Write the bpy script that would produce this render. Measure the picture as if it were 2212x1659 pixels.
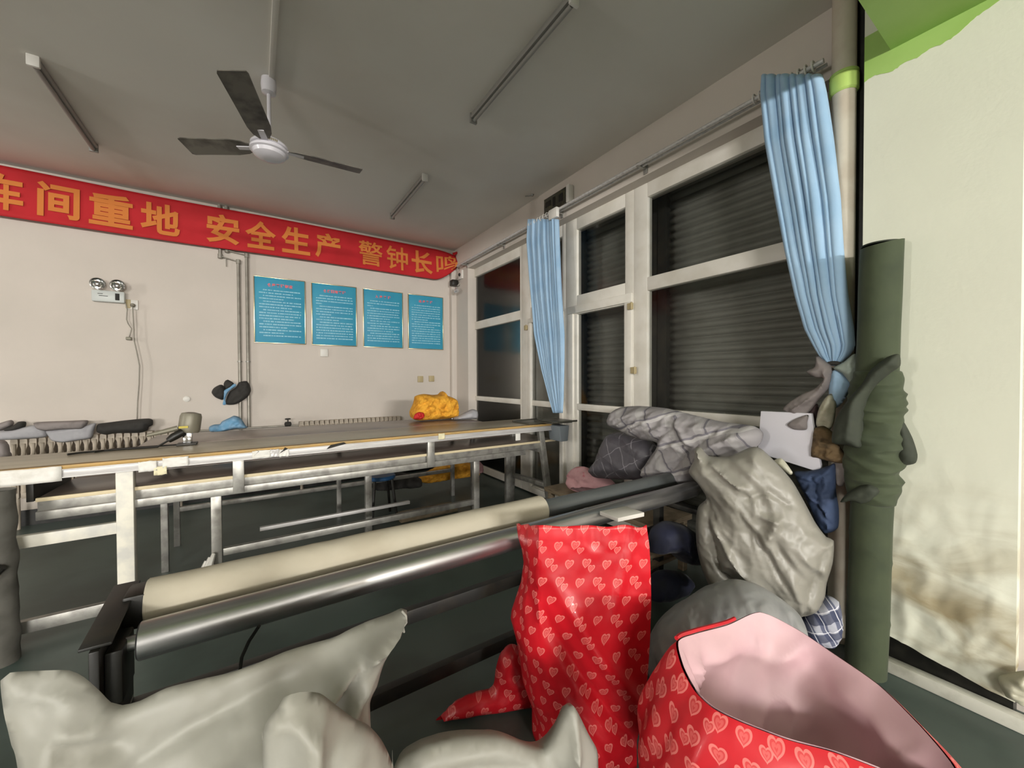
import bpy, bmesh, math, random
import numpy as np
from mathutils import Vector, Matrix, noise
from mathutils.geometry import delaunay_2d_cdt
random.seed(7)
for o in list(bpy.data.objects): bpy.data.objects.remove(o)
S = bpy.context.scene
COL = S.collection
PI = math.pi

# ------------------------------------------------------------------ camera
FPX, YAW, PITCH, ROLL, CX, CY = 842.0, .5828, -.0144, -.0035, 1106.0, 829.5
EYE = Vector((0, 0, 1.5))
FW = Vector((math.sin(YAW)*math.cos(PITCH), math.cos(YAW)*math.cos(PITCH), math.sin(PITCH)))
_r = Vector((math.cos(YAW), -math.sin(YAW), 0)); _u = _r.cross(FW)
RT = _r*math.cos(ROLL) + _u*math.sin(ROLL)
UP = -_r*math.sin(ROLL) + _u*math.cos(ROLL)
cam = bpy.data.cameras.new('camera'); cam.sensor_width = 36; cam.lens = FPX/2212*36; cam.clip_start = .02
co = bpy.data.objects.new('camera', cam); COL.objects.link(co)
co.matrix_world = Matrix(((RT.x, UP.x, -FW.x, 0), (RT.y, UP.y, -FW.y, 0), (RT.z, UP.z, -FW.z, 1.5), (0, 0, 0, 1)))
S.camera = co

# ------------------------------------------------------------------ world, lights, exposure
w = bpy.data.worlds.new('night'); S.world = w; w.use_nodes = True
w.node_tree.nodes['Background'].inputs[0].default_value = (.55, .6, .7, 1)
w.node_tree.nodes['Background'].inputs[1].default_value = .004
def area(name, loc, sx, sy, power, col, target=None):
    l = bpy.data.lights.new(name, 'AREA'); l.shape = 'RECTANGLE'; l.size = sx; l.size_y = sy
    l.energy = power; l.color = col
    o = bpy.data.objects.new(name, l); COL.objects.link(o); o.location = loc
    d = (Vector(target)-Vector(loc)) if target else Vector((0, 0, -1))
    o.rotation_euler = d.to_track_quat('-Z', 'Y').to_euler()
    return o
WARM = (1, .965, .91)
LAMPS = [((.2, -9.5, 2.55), (2.4, .4), 900, (1, .975, .93), (.6, 4, 1.7)), ((-5.6, -7.5, 2.55), (2.4, .4), 720, WARM, (2.4, 2.0, 1.7)), ((-9, 1.6, 2.55), (.4, 1.8), 200, WARM, (2.7, 2.2, 1.7))]
for k, (lc, (sx, sy), pw, cl, tg) in enumerate(LAMPS):          # lit tubes of the hall, far behind and left of the camera
    area('tube_light_%d' % k, lc, sx, sy, pw, cl, tg)
    area('ceiling_fill_%d' % k, (lc[0], lc[1], lc[2]+.03), sx, sy, pw*.34, cl, (lc[0], lc[1], 9))  # upward fill added over each tube to brighten the ceiling
S.view_settings.view_transform = 'Standard'; S.view_settings.look = 'None'
S.view_settings.exposure = -.24; S.view_settings.gamma = 1; S.view_settings.use_curve_mapping = False

# ------------------------------------------------------------------ helpers
def ray(px, py): return FW + RT*((px-CX)/FPX) - UP*((py-CY)/FPX)
def at(px, py, x=None, y=None, z=None, d=None):
    """the point of the room on the plane x=, y= or z= (or at depth d) seen at a pixel of the photograph"""
    r = ray(px, py)
    t = x/r.x if x is not None else y/r.y if y is not None else (z-1.5)/r.z if z is not None else d
    return EYE + r*t

def srgb(h):
    h = h.lstrip('#'); c = [int(h[i:i+2], 16)/255 for i in (0, 2, 4)]
    return tuple(((v+.055)/1.055)**2.4 if v > .04045 else v/12.92 for v in c)+(1,)

def mat(name, col, rough=.6, metal=0, var=None, vscale=6, vlo=.45, vhi=.65, bump=0, bscale=40, spec=.5, coat=0, trans=0, wrinkle=0, wscale=9, stretch=None, detail=5, sheen=0):
    m = bpy.data.materials.new(name); m.use_nodes = True
    nt = m.node_tree; b = nt.nodes['Principled BSDF']
    c = srgb(col) if isinstance(col, str) else col
    b.inputs['Base Color'].default_value = c
    b.inputs['Roughness'].default_value = rough; b.inputs['Metallic'].default_value = metal
    b.inputs['Specular IOR Level'].default_value = spec
    b.inputs['Coat Weight'].default_value = coat
    b.inputs['Sheen Weight'].default_value = sheen
    tc = nt.nodes.new('ShaderNodeTexCoord'); mp = nt.nodes.new('ShaderNodeMapping')
    nt.links.new(tc.outputs['Object'], mp.inputs[0])
    if stretch: mp.inputs['Scale'].default_value = stretch
    if var:
        n = nt.nodes.new('ShaderNodeTexNoise'); n.inputs['Scale'].default_value = vscale; n.inputs['Detail'].default_value = detail
        nt.links.new(mp.outputs[0], n.inputs['Vector'])
        r = nt.nodes.new('ShaderNodeValToRGB'); r.color_ramp.elements[0].position = vlo; r.color_ramp.elements[1].position = vhi
        r.color_ramp.elements[0].color = c; r.color_ramp.elements[1].color = srgb(var)
        nt.links.new(n.outputs['Fac'], r.inputs[0]); nt.links.new(r.outputs[0], b.inputs['Base Color'])
    if wrinkle:
        n = nt.nodes.new('ShaderNodeTexNoise'); n.noise_type = 'RIDGED_MULTIFRACTAL'; n.inputs['Scale'].default_value = wscale; n.inputs['Detail'].default_value = 3; n.inputs['Distortion'].default_value = .6
        nt.links.new(mp.outputs[0], n.inputs['Vector'])
        bp = nt.nodes.new('ShaderNodeBump'); bp.inputs['Strength'].default_value = wrinkle; bp.inputs['Distance'].default_value = .02
        nt.links.new(n.outputs['Fac'], bp.inputs['Height']); nt.links.new(bp.outputs[0], b.inputs['Normal'])
    elif bump:
        n = nt.nodes.new('ShaderNodeTexNoise'); n.inputs['Scale'].default_value = bscale; n.inputs['Detail'].default_value = 4
        nt.links.new(mp.outputs[0], n.inputs['Vector'])
        bp = nt.nodes.new('ShaderNodeBump'); bp.inputs['Strength'].default_value = bump; bp.inputs['Distance'].default_value = .01
        nt.links.new(n.outputs['Fac'], bp.inputs['Height']); nt.links.new(bp.outputs[0], b.inputs['Normal'])
    return m

class MB:
    """collects shapes into one mesh"""
    def __init__(s): s.v = []; s.f = []; s.uv = None
    def add(s, vs, fs):
        n = len(s.v); s.v += [tuple(v) for v in vs]; s.f += [[i+n for i in f] for f in fs]; return s
    def box(s, x0, x1, y0, y1, z0, z1):
        return s.add([(x0, y0, z0), (x1, y0, z0), (x1, y1, z0), (x0, y1, z0), (x0, y0, z1), (x1, y0, z1), (x1, y1, z1), (x0, y1, z1)],
                     [(0, 3, 2, 1), (4, 5, 6, 7), (0, 1, 5, 4), (1, 2, 6, 5), (2, 3, 7, 6), (3, 0, 4, 7)])
    def beam(s, a, b, w, h, side=(0, 0, 1)):
        a = Vector(a); b = Vector(b); d = (b-a).normalized(); sd = Vector(side)
        if abs(d.dot(sd)) > .95: sd = Vector((0, 1, 0))
        x = d.cross(sd).normalized(); y = x.cross(d).normalized()
        vs = [p+x*i*w/2+y*j*h/2 for p in (a, b) for i, j in ((-1, -1), (1, -1), (1, 1), (-1, 1))]
        return s.add(vs, [(0, 1, 2, 3), (7, 6, 5, 4), (0, 4, 5, 1), (1, 5, 6, 2), (2, 6, 7, 3), (3, 7, 4, 0)])
    def tube(s, pts, r, n=12, caps=True):
        pts = [Vector(p) for p in pts]; rs = r if isinstance(r, (list, tuple)) else [r]*len(pts)
        vs = []; fs = []; prev = None
        for i, p in enumerate(pts):
            d = (pts[min(i+1, len(pts)-1)]-pts[max(i-1, 0)]).normalized()
            if prev is None:
                a = Vector((0, 0, 1)) if abs(d.z) < .9 else Vector((1, 0, 0))
                u = d.cross(a).normalized()
            else: u = (prev-d*prev.dot(d)).normalized()
            prev = u; v = d.cross(u)
            vs += [p+(u*math.cos(t)+v*math.sin(t))*rs[i] for t in [2*PI*k/n for k in range(n)]]
        for i in range(len(pts)-1):
            for k in range(n):
                k2 = (k+1) % n; fs.append((i*n+k, i*n+k2, (i+1)*n+k2, (i+1)*n+k))
        if caps: fs.append(tuple(range(n))[::-1]); fs.append(tuple((len(pts)-1)*n+k for k in range(n)))
        return s.add(vs, fs)
    def lathe(s, prof, c, axis=(0, 0, 1), n=32):
        """profile of (radius, height) turned about the axis through c"""
        ax = Vector(axis).normalized(); a = Vector((1, 0, 0)) if abs(ax.x) < .9 else Vector((0, 1, 0))
        u = ax.cross(a).normalized(); v = ax.cross(u); c = Vector(c)
        vs = [c+ax*h+(u*math.cos(2*PI*k/n)+v*math.sin(2*PI*k/n))*r for r, h in prof for k in range(n)]
        fs = [(i*n+k, i*n+(k+1) % n, (i+1)*n+(k+1) % n, (i+1)*n+k) for i in range(len(prof)-1) for k in range(n)]
        fs.append(tuple(range(n))[::-1]); fs.append(tuple((len(prof)-1)*n+k for k in range(n)))
        return s.add(vs, fs)
    def prism(s, poly, off):
        """closed outline of 3D points swept along a vector"""
        n = len(poly); off = Vector(off); p = [Vector(q) for q in poly]
        vs = p+[q+off for q in p]
        return s.add(vs, [tuple(range(n))[::-1], tuple(range(n, 2*n))]+[(i, (i+1) % n, n+(i+1) % n, n+i) for i in range(n)])
    def grid(s, fn, nu, nv, closed_u=False):
        """surface fn(i/nu, j/nv)"""
        cu = nu if closed_u else nu+1
        vs = [fn(i/nu, j/nv) for j in range(nv+1) for i in range(cu)]
        fs = [(j*cu+i, j*cu+(i+1) % cu, (j+1)*cu+(i+1) % cu, (j+1)*cu+i) for j in range(nv) for i in range(nu)]
        return s.add(vs, fs)
    def build(s, name, m, parent=None, smooth=None, bevel=0, solid=0, uvs=None, angle=40):
        me = bpy.data.meshes.new(name)
        org = parent.matrix_world.translation.copy() if parent else None
        me.from_pydata(s.v, [], s.f); me.update()
        bm = bmesh.new(); bm.from_mesh(me); bmesh.ops.recalc_face_normals(bm, faces=bm.faces)
        if bevel:
            ed = [e for e in bm.edges if len(e.link_faces) == 2 and e.calc_face_angle(0) > .6]
            bmesh.ops.bevel(bm, geom=ed, offset=bevel, segments=2, affect='EDGES', profile=.5, clamp_overlap=True)
        bm.to_mesh(me); bm.free()
        if uvs is not None and not bevel:
            ul = me.uv_layers.new(name='UVMap')
            for lp in me.loops: ul.data[lp.index].uv = uvs[lp.vertex_index]
        me.materials.append(m)
        if smooth is None: smooth = True
        if smooth:
            me.polygons.foreach_set('use_smooth', [True]*len(me.polygons))
            me.set_sharp_from_angle(angle=math.radians(angle))
        o = bpy.data.objects.new(name, me); COL.objects.link(o)
        if solid:
            md = o.modifiers.new('thickness', 'SOLIDIFY'); md.thickness = solid; md.offset = 0
        if parent:
            o.parent = parent
            for v in me.vertices: v.co -= ROOTS[parent.name]
            me.update()
            ROOTS[o.name] = ROOTS[parent.name]
        else:
            c = sum((Vector(v) for v in s.v), Vector())/max(1, len(s.v)); c.z = min(v[2] for v in s.v)
            for v in me.vertices: v.co -= c
            me.update(); o.location = c; ROOTS[o.name] = c
        return o
ROOTS = {}
def tag(o, label, cat, group=None, kind=None):
    o['label'] = label; o['category'] = cat
    if group: o['group'] = group
    if kind: o['kind'] = kind
    return o
def thing(name, loc, label, cat, group=None):
    o = bpy.data.objects.new(name, None); COL.objects.link(o); o.location = loc; o.empty_display_size = .1
    ROOTS[o.name] = Vector(loc)
    return tag(o, label, cat, group)
def struct(o): o['kind'] = 'structure'; return o
def part_label(o, l): o['label'] = l; return o

def spline(pts, step):
    """closed smooth curve through 2D points, sampled about every step"""
    P = [np.array(p, float) for p in pts]; n = len(P); out = []
    for i in range(n):
        a, b, c, d = P[i-1], P[i], P[(i+1) % n], P[(i+2) % n]
        k = max(1, int(np.linalg.norm(c-b)/step))
        for j in range(k):
            t = j/k
            q = .5*(2*b+(c-a)*t+(2*a-5*b+4*c-d)*t*t+(3*b-a-3*c+d)*t**3)
            out.append(q*.75+(b+(c-b)*t)*.25)
    return np.array(out)
def seg_dist(Q, poly, closed=True):
    """distance of points Q from a polyline"""
    A = poly; B = np.roll(poly, -1, 0) if closed else poly[1:]
    if not closed: A = poly[:-1]
    best = np.full(len(Q), 1e9)
    for a, b in zip(A, B):
        ab = b-a; L = max(1e-12, ab@ab)
        t = np.clip(((Q-a)@ab)/L, 0, 1)
        best = np.minimum(best, np.linalg.norm(Q-a-t[:, None]*ab, axis=1))
    return best
def inside(Q, poly):
    c = np.zeros(len(Q), bool); A = poly; B = np.roll(poly, -1, 0)
    for a, b in zip(A, B):
        if a[1] == b[1]: continue
        k = ((a[1] > Q[:, 1]) != (b[1] > Q[:, 1])) & (Q[:, 0] < (b[0]-a[0])*(Q[:, 1]-a[1])/(b[1]-a[1])+a[0])
        c ^= k
    return c

def cloth(name, outline, P1, P2, front, back, m, parent=None, creases=(), nz=(.012, 6, 1.0, 0), res=.014, R=None, tilt=0, tz=0, floor=None, pw=2.2, seed=0, fine=.003, em=.03):
    """a soft body with its own thickness: the outline lies on the upright plane through the ground points P1, P2
    (leaning by tilt about height tz), swollen towards the room by front and away from it by back, with creases and wrinkles"""
    P1 = Vector((*P1, 0)); P2 = Vector((*P2, 0)); T = (P2-P1).normalized()
    N = Vector((T.y, -T.x, 0))
    if N.dot(EYE-P1) < 0: N = -N
    V = Vector((0, 0, 1))
    O = Vector((P1.x, P1.y, tz))
    if tilt: q = Matrix.Rotation(tilt, 3, T); N = q @ N; V = q @ V
    def uv(p):
        r = ray(p[0], p[1]); t = (O-EYE).dot(N)/r.dot(N); h = EYE+r*t-O
        return (h.dot(T), h.dot(V))
    ol = spline([uv(p) for p in outline], res*1.1)
    if floor is not None: ol[:, 1] = np.maximum(ol[:, 1], floor-tz)
    lo, hi = ol.min(0), ol.max(0)
    if R is None: R = .5*min(hi-lo)
    gx, gy = np.meshgrid(np.arange(lo[0], hi[0], res), np.arange(lo[1], hi[1], res))
    Q = np.stack([gx.ravel(), gy.ravel()], 1); rs = np.random.RandomState(3); Q = Q+(rs.rand(*Q.shape)-.5)*res*.3
    Q = Q[inside(Q, ol)]; Q = Q[seg_dist(Q, ol) > res*.6]
    nb = len(ol)
    vs, es, fs, *_ = delaunay_2d_cdt([Vector(p) for p in ol]+[Vector(p) for p in Q], [], [list(range(nb))], 1, 1e-6)
    X = np.array([tuple(v) for v in vs]); d = seg_dist(X, ol)
    edge = d < 1e-5
    prof = (1-(1-np.minimum(d/R, 1))**pw)**(1/pw)
    mask = np.minimum(d/em, 1)
    H = front*prof
    for c in creases:
        pts, amp, wd = c[:3]
        cl = np.array([uv(p) for p in pts]); dd = seg_dist(X, cl, False)
        H = H+mask*amp*np.exp(-np.sqrt((dd/wd)**2+.06)*1.25+.3)
    a, sc, an, ang = nz; ca, sa = math.cos(ang), math.sin(ang)
    nn = np.zeros(len(X))
    for i, (x, y) in enumerate(X):
        p, q = x*ca+y*sa, -x*sa+y*ca
        f = noise.fractal(Vector((x*2.1+seed, y*2.1, seed)), 1, 2, 2)
        k = noise.noise(Vector((p*sc/an+f*1.2, q*sc+f*1.2, seed)))
        k2 = noise.noise(Vector((p*sc*2.3/an+f*2, q*sc*2.3+f, seed+9)))
        nn[i] = a*((1-2.2*abs(k))*.8+(1-2.2*abs(k2))*.42-.1)+fine*noise.noise(Vector((x*45, y*45, seed)))
    H = H+mask*nn
    HB = -back*prof-mask*np.abs(nn)*.5*(back > .02)
    HB = np.minimum(HB, H-.003)
    mb = MB(); n = len(X); uvs = []
    idx = {}
    for i in range(n): mb.v.append(tuple(O+T*X[i, 0]+V*X[i, 1]+N*H[i]*(0 if edge[i] else 1))); uvs.append(tuple(X[i]))
    for i in range(n):
        if edge[i]: idx[i] = i
        else: idx[i] = len(mb.v); mb.v.append(tuple(O+T*X[i, 0]+V*X[i, 1]+N*HB[i])); uvs.append(tuple(X[i]))
    for f in fs:
        mb.f.append(list(f)); g = [idx[i] for i in f][::-1]
        if set(g) != set(f): mb.f.append(g)
    o = mb.build(name, m, parent, uvs=uvs, angle=75)
    return o

def text_mesh(chars, fn, depth=.004, bold=.02):
    """characters fitted into boxes; fn(u, v, layer) gives the 3D point; returns MB"""
    mb = MB()
    for ch, (u0, u1, v0, v1) in chars:
        cu = bpy.data.curves.new('t', 'FONT'); cu.body = ch; cu.offset = bold; cu.resolution_u = 3
        o = bpy.data.objects.new('t', cu); COL.objects.link(o)
        dg = bpy.context.evaluated_depsgraph_get(); me = bpy.data.meshes.new_from_object(o.evaluated_get(dg))
        xs = [v.co.x for v in me.vertices]; ys = [v.co.y for v in me.vertices]
        if xs:
            x0, x1, y0, y1 = min(xs), max(xs), min(ys), max(ys)
            vs = [fn(u0+(v.co.x-x0)/(x1-x0)*(u1-u0), v0+(v.co.y-y0)/(y1-y0)*(v1-v0)) for v in me.vertices]
            mb.add(vs, [list(p.vertices) for p in me.polygons])
        bpy.data.objects.remove(o); bpy.data.curves.remove(cu); bpy.data.meshes.remove(me)
    return mb

# ------------------------------------------------------------------ materials
def wallmat(name, c, c2, dirt=None, z0=.1, z1=1.1):
    m = mat(name, c, .85, var=c2, vscale=1.3, vlo=.4, vhi=.75, bump=.08, bscale=60, spec=.2)
    if dirt:
        nt = m.node_tree; b = nt.nodes['Principled BSDF']; src = b.inputs['Base Color'].links[0].from_socket
        g = nt.nodes.new('ShaderNodeNewGeometry'); sx = nt.nodes.new('ShaderNodeSeparateXYZ'); nt.links.new(g.outputs['Position'], sx.inputs[0])
        mr = nt.nodes.new('ShaderNodeMapRange'); mr.inputs[1].default_value = z1; mr.inputs[2].default_value = z0+.25
        nt.links.new(sx.outputs['Z'], mr.inputs[0])
        n = nt.nodes.new('ShaderNodeTexNoise'); n.inputs['Scale'].default_value = 4; n.inputs['Detail'].default_value = 7; n.inputs['Distortion'].default_value = .8
        mp = nt.nodes.new('ShaderNodeMapping'); mp.inputs['Scale'].default_value = (1, .8, 1.5); nt.links.new(g.outputs['Position'], mp.inputs[0]); nt.links.new(mp.outputs[0], n.inputs['Vector'])
        r = nt.nodes.new('ShaderNodeValToRGB'); r.color_ramp.elements[0].position = .4; r.color_ramp.elements[1].position = .66
        nt.links.new(n.outputs['Fac'], r.inputs[0])
        mu = nt.nodes.new('ShaderNodeMath'); mu.operation = 'MULTIPLY'; nt.links.new(mr.outputs[0], mu.inputs[0]); nt.links.new(r.outputs[0], mu.inputs[1])
        mx = nt.nodes.new('ShaderNodeMix'); mx.data_type = 'RGBA'; nt.links.new(mu.outputs[0], mx.inputs['Factor']); nt.links.new(src, mx.inputs['A'])
        mx.inputs['B'].default_value = srgb(dirt); nt.links.new(mx.outputs['Result'], b.inputs['Base Color'])
    return m
M = {}
M['wall'] = wallmat('white_wall', '#d0c7be', '#c8c0b7')
M['ceil'] = mat('ceiling_paint', '#dedbd4', .9, var='#d6d1c9', vscale=.8, spec=.15)
M['column'] = wallmat('column_plaster', '#dedfce', '#d8d8c8', '#9a8d6e')
M['green'] = mat('green_paint', '#a3c56c', .6, var='#9abd62', vscale=3)
M['floor'] = mat('painted_floor', '#4c5954', .4, var='#3f4a45', vscale=2.2, bump=.03, bscale=25)
M['pvc'] = mat('window_frame_plastic', '#e6e2d9', .42, var='#dcd7cc', vscale=5)
M['glass'] = None
M['shutter'] = mat('shutter_slats', '#7f7e78', .55, .1, var='#716f68', vscale=2.5)
M['dark'] = mat('dark_steel', '#2a2a28', .5, .2, var='#38352f', vscale=9)
M['black'] = mat('black_plastic', '#15140f', .45)
M['banner'] = mat('red_banner_cloth', '#bb1520', .75, var='#b01019', vscale=3, bump=.08, bscale=12)
M['gold'] = mat('orange_lettering', '#cf7a35', .8)
M['poster'] = mat('blue_poster', '#2f92b4', .55, var='#379ab9', vscale=3)
M['frame'] = mat('gold_frame', '#c9bd98', .25, .9)
M['postertext'] = mat('pale_print', '#8fc6d8', .5)
M['title'] = mat('red_print', '#f0686c', .5)
M['white'] = mat('white_plastic', '#dcd9d2', .4)
M['fanwhite'] = mat('fan_enamel', '#cdcad0', .3, coat=.3)
M['blade'] = mat('dusty_fan_blade', '#6a655c', .55, .1, var='#3e3a33', vscale=7)
M['galv'] = mat('galvanised_steel', '#a6a49e', .4, .55, var='#8b8984', vscale=14, bump=.03, bscale=80)
M['alu'] = mat('bright_aluminium', '#cfcdcb', .4, .15, var='#b9b6b5', vscale=12, stretch=(.3, 3, 6))
M['top'] = mat('cream_tabletop', '#b5aa94', .35, var='#a89d86', vscale=4, stretch=(.4, 3, 1))
M['brown'] = mat('brown_board', '#8d7f76', .3, var='#82746b', vscale=3)
M['edge'] = mat('worn_board_edge', '#c8a468', .6, var='#b39a6c', vscale=9, stretch=(.5, 3, 3))
M['board_edge'] = mat('pale_board_edge', '#d3c4a2', .6)
M['tape'] = mat('white_tape', '#e4e2dc', .5, var='#d5d2ca', vscale=12, bump=.2, bscale=30)
M['paper'] = mat('cream_paper', '#e4dcb8', .6)
M['legwhite'] = mat('whitewashed_steel', '#e6e2d4', .5, var='#cfcdc6', vscale=9, bump=.1, bscale=25)
M['radiator'] = mat('radiator_paint', '#b6aa9a', .5, var='#9a8f80', vscale=8)
M['pipe'] = mat('grey_pipe_paint', '#9a958b', .4, .3, var='#88837a', vscale=8)
M['roller'] = mat('polished_roller', '#b4b4b4', .34, .95, var='#a4a4a6', vscale=9, stretch=(.3, 6, 6))
M['rollerdark'] = mat('dark_roller', '#626666', .42, .45)
M['cream'] = mat('cream_fabric', '#b3ac9b', .8, var='#aba391', vscale=5, bump=.12, bscale=22, spec=.25)
M['sack'] = mat('white_woven_sack', '#908f87', .5, var='#87857b', vscale=4, wrinkle=.22, wscale=5, spec=.4)
M['bigsack'] = mat('beige_woven_sack', '#8d8a81', .42, var='#7f7c72', vscale=3.5, wrinkle=.5, wscale=9, spec=.45)
M['greybag'] = mat('grey_plastic_bag', '#9a9b9b', .33, var='#868788', vscale=6, wrinkle=.8, wscale=11, spec=.5, stretch=(1, 1, .45))
M['pink'] = mat('pink_lining', '#c6a4a8', .6, var='#ba969c', vscale=3.5, wrinkle=.12, wscale=5)
M['navy'] = mat('navy_cloth', '#151a33', .75, var='#0e1122', vscale=8, wrinkle=.25, wscale=10, sheen=.1)
M['navy2'] = mat('navy_blue_cloth', '#33425f', .8, var='#25324c', vscale=9, wrinkle=.25, wscale=10)
M['blue'] = mat('blue_curtain', '#9dbbd6', .75, var='#90b1cf', vscale=4, bump=.05, bscale=50, sheen=.2, spec=.2)
M['olive'] = mat('olive_fabric', '#414935', .75, var='#394130', vscale=6, bump=.08, bscale=40, sheen=.1, spec=.25)
M['olive2'] = mat('dark_olive_cloth', '#30352a', .8, var='#33382a', vscale=8)
M['grey_cloth'] = mat('light_grey_cloth', '#a7a6aa', .8, var='#98979b', vscale=8, wrinkle=.25, wscale=10)
M['grey_rag'] = mat('mauve_grey_rag', '#8d8583', .8, var='#7b7472', vscale=10, wrinkle=.25, wscale=10)
M['greenish'] = mat('grey_green_cloth', '#8d978f', .8)
M['dk_cloth'] = mat('charcoal_cloth', '#33312e', .85, var='#2a2826', vscale=10, wrinkle=.25, wscale=10)
M['skyblue'] = mat('sky_blue_cloth', '#6c9dc0', .8, var='#8fb2d0', vscale=14)
M['yellow'] = mat('yellow_cloth', '#e5a733', .85, var='#c8871d', vscale=18, wrinkle=.5, wscale=22)
M['red'] = mat('red_tie', '#b81f1c', .7)
M['foam'] = mat('white_foam_board', '#dcdae2', .6)
M['maroon'] = mat('dark_maroon_cloth', '#3a2b2c', .85)
M['brownrag'] = mat('brown_rag', '#6e5a3e', .85, var='#453724', vscale=18, bump=.3, bscale=30)
M['clear'] = mat('cloudy_plastic_film', '#b9b6a2', .35, var='#a09c85', vscale=16, spec=.6)
M['pinkcloth'] = mat('pink_cloth', '#d9a9ae', .85, var='#d4868f', vscale=14, vlo=.6, vhi=.66)
M['mauve'] = mat('mauve_cloth', '#7d6468', .85)
M['greymach'] = mat('grey_machine_casing', '#7e7a6b', .45, .2)
M['chrome'] = mat('chrome', '#d8d8d8', .12, 1)
M['bulb'] = mat('clear_bulb', '#d5d5d5', .1, .6)
M['beigeplastic'] = mat('aged_beige_plastic', '#b2a27b', .5)
M['pvcpipe'] = mat('aged_drain_pipe', '#c9c0b0', .5, var='#bdb1a0', vscale=6)
M['lime'] = mat('lime_paint', '#b3cf6e', .6)
M['wood'] = mat('rough_wood', '#8b7c66', .7, var='#6e604c', vscale=9, stretch=(1, 1, 6))
M['lamp'] = mat('tube_lamp_casing', '#8f8d88', .4)
M['lampend'] = mat('pale_lamp_cap', '#d8d5cf', .4)
M['exit'] = mat('unlit_sign_face', '#2e2c20', .2, var='#46432f', vscale=14, coat=.6)
M['black_paint_shade'] = mat('black_skirting_and_shade', '#0e0e0c', .4, var='#1e1d19', vscale=20)  # skirting paint, also used for the painted shade beside the drain pipe

def glass_mat():
    m = bpy.data.materials.new('window_glass'); m.use_nodes = True; nt = m.node_tree; nt.nodes.clear()
    out = nt.nodes.new('ShaderNodeOutputMaterial'); mx = nt.nodes.new('ShaderNodeMixShader'); tr = nt.nodes.new('ShaderNodeBsdfTransparent'); gl = nt.nodes.new('ShaderNodeBsdfGlossy')
    fr = nt.nodes.new('ShaderNodeFresnel'); fr.inputs[0].default_value = 1.22; gl.inputs['Roughness'].default_value = .12; tr.inputs[0].default_value = (.95, .96, .95, 1)
    nt.links.new(fr.outputs[0], mx.inputs[0]); nt.links.new(tr.outputs[0], mx.inputs[1]); nt.links.new(gl.outputs[0], mx.inputs[2]); nt.links.new(mx.outputs[0], out.inputs[0])
    return m
M['glass'] = glass_mat()

def _math(nt, op, a, b=None, c=None):
    n = nt.nodes.new('ShaderNodeMath'); n.operation = op
    for i, v in enumerate((a, b, c)):
        if v is None: continue
        if isinstance(v, (int, float)): n.inputs[i].default_value = v
        else: nt.links.new(v, n.inputs[i])
    return n.outputs[0]
def heart_mat(name, base='#c31824', base2='#a90f1b', ink='#ea8a82', P=.142, Q=.068):
    m = mat(name, base, .38, var=base2, vscale=3, coat=.08, spec=.4, wrinkle=.08, wscale=5); nt = m.node_tree; b = nt.nodes['Principled BSDF']
    src = b.inputs['Base Color'].links[0].from_socket
    uv = nt.nodes.new('ShaderNodeUVMap'); uv.uv_map = 'UVMap'; sx = nt.nodes.new('ShaderNodeSeparateXYZ'); nt.links.new(uv.outputs[0], sx.inputs[0])
    u, v = sx.outputs[0], sx.outputs[1]
    K = -.52
    t = _math(nt, 'FRACT', _math(nt, 'DIVIDE', v, Q))
    row = _math(nt, 'FLOOR', _math(nt, 'DIVIDE', v, Q))
    s = _math(nt, 'FRACT', _math(nt, 'ADD', _math(nt, 'DIVIDE', u, P), _math(nt, 'MULTIPLY', row, .28)))
    tot = None
    for sc, tc, hw in ((.2, .5, .0165), (.66, .58, .0165), (.79, .3, .013)):
        x = _math(nt, 'MULTIPLY', _math(nt, 'SUBTRACT', s, sc), P/hw)
        y = _math(nt, 'MULTIPLY', _math(nt, 'SUBTRACT', t, tc), Q/hw)
        x = _math(nt, 'SUBTRACT', x, _math(nt, 'MULTIPLY', y, .3))
        ay = _math(nt, 'SUBTRACT', _math(nt, 'MULTIPLY', y, 1.05), _math(nt, 'MULTIPLY', _math(nt, 'SQRT', _math(nt, 'ABSOLUTE', x)), .75))
        r = _math(nt, 'SQRT', _math(nt, 'ADD', _math(nt, 'MULTIPLY', x, x), _math(nt, 'MULTIPLY', ay, ay)))
        ring = _math(nt, 'COMPARE', r, .86, .14)
        spot = _math(nt, 'MULTIPLY', _math(nt, 'COMPARE', r, .35, .16), .55)
        fill = _math(nt, 'MULTIPLY', _math(nt, 'LESS_THAN', r, .9), .25)
        k = _math(nt, 'MAXIMUM', _math(nt, 'MAXIMUM', ring, spot), fill)
        tot = k if tot is None else _math(nt, 'MAXIMUM', tot, k)
    mx = nt.nodes.new('ShaderNodeMix'); mx.data_type = 'RGBA'; nt.links.new(_math(nt, 'MULTIPLY', tot, .62), mx.inputs['Factor'])
    nt.links.new(src, mx.inputs['A']); mx.inputs['B'].default_value = srgb(ink); nt.links.new(mx.outputs['Result'], b.inputs['Base Color'])
    return m
M['heart'] = heart_mat('red_heart_film')
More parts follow.
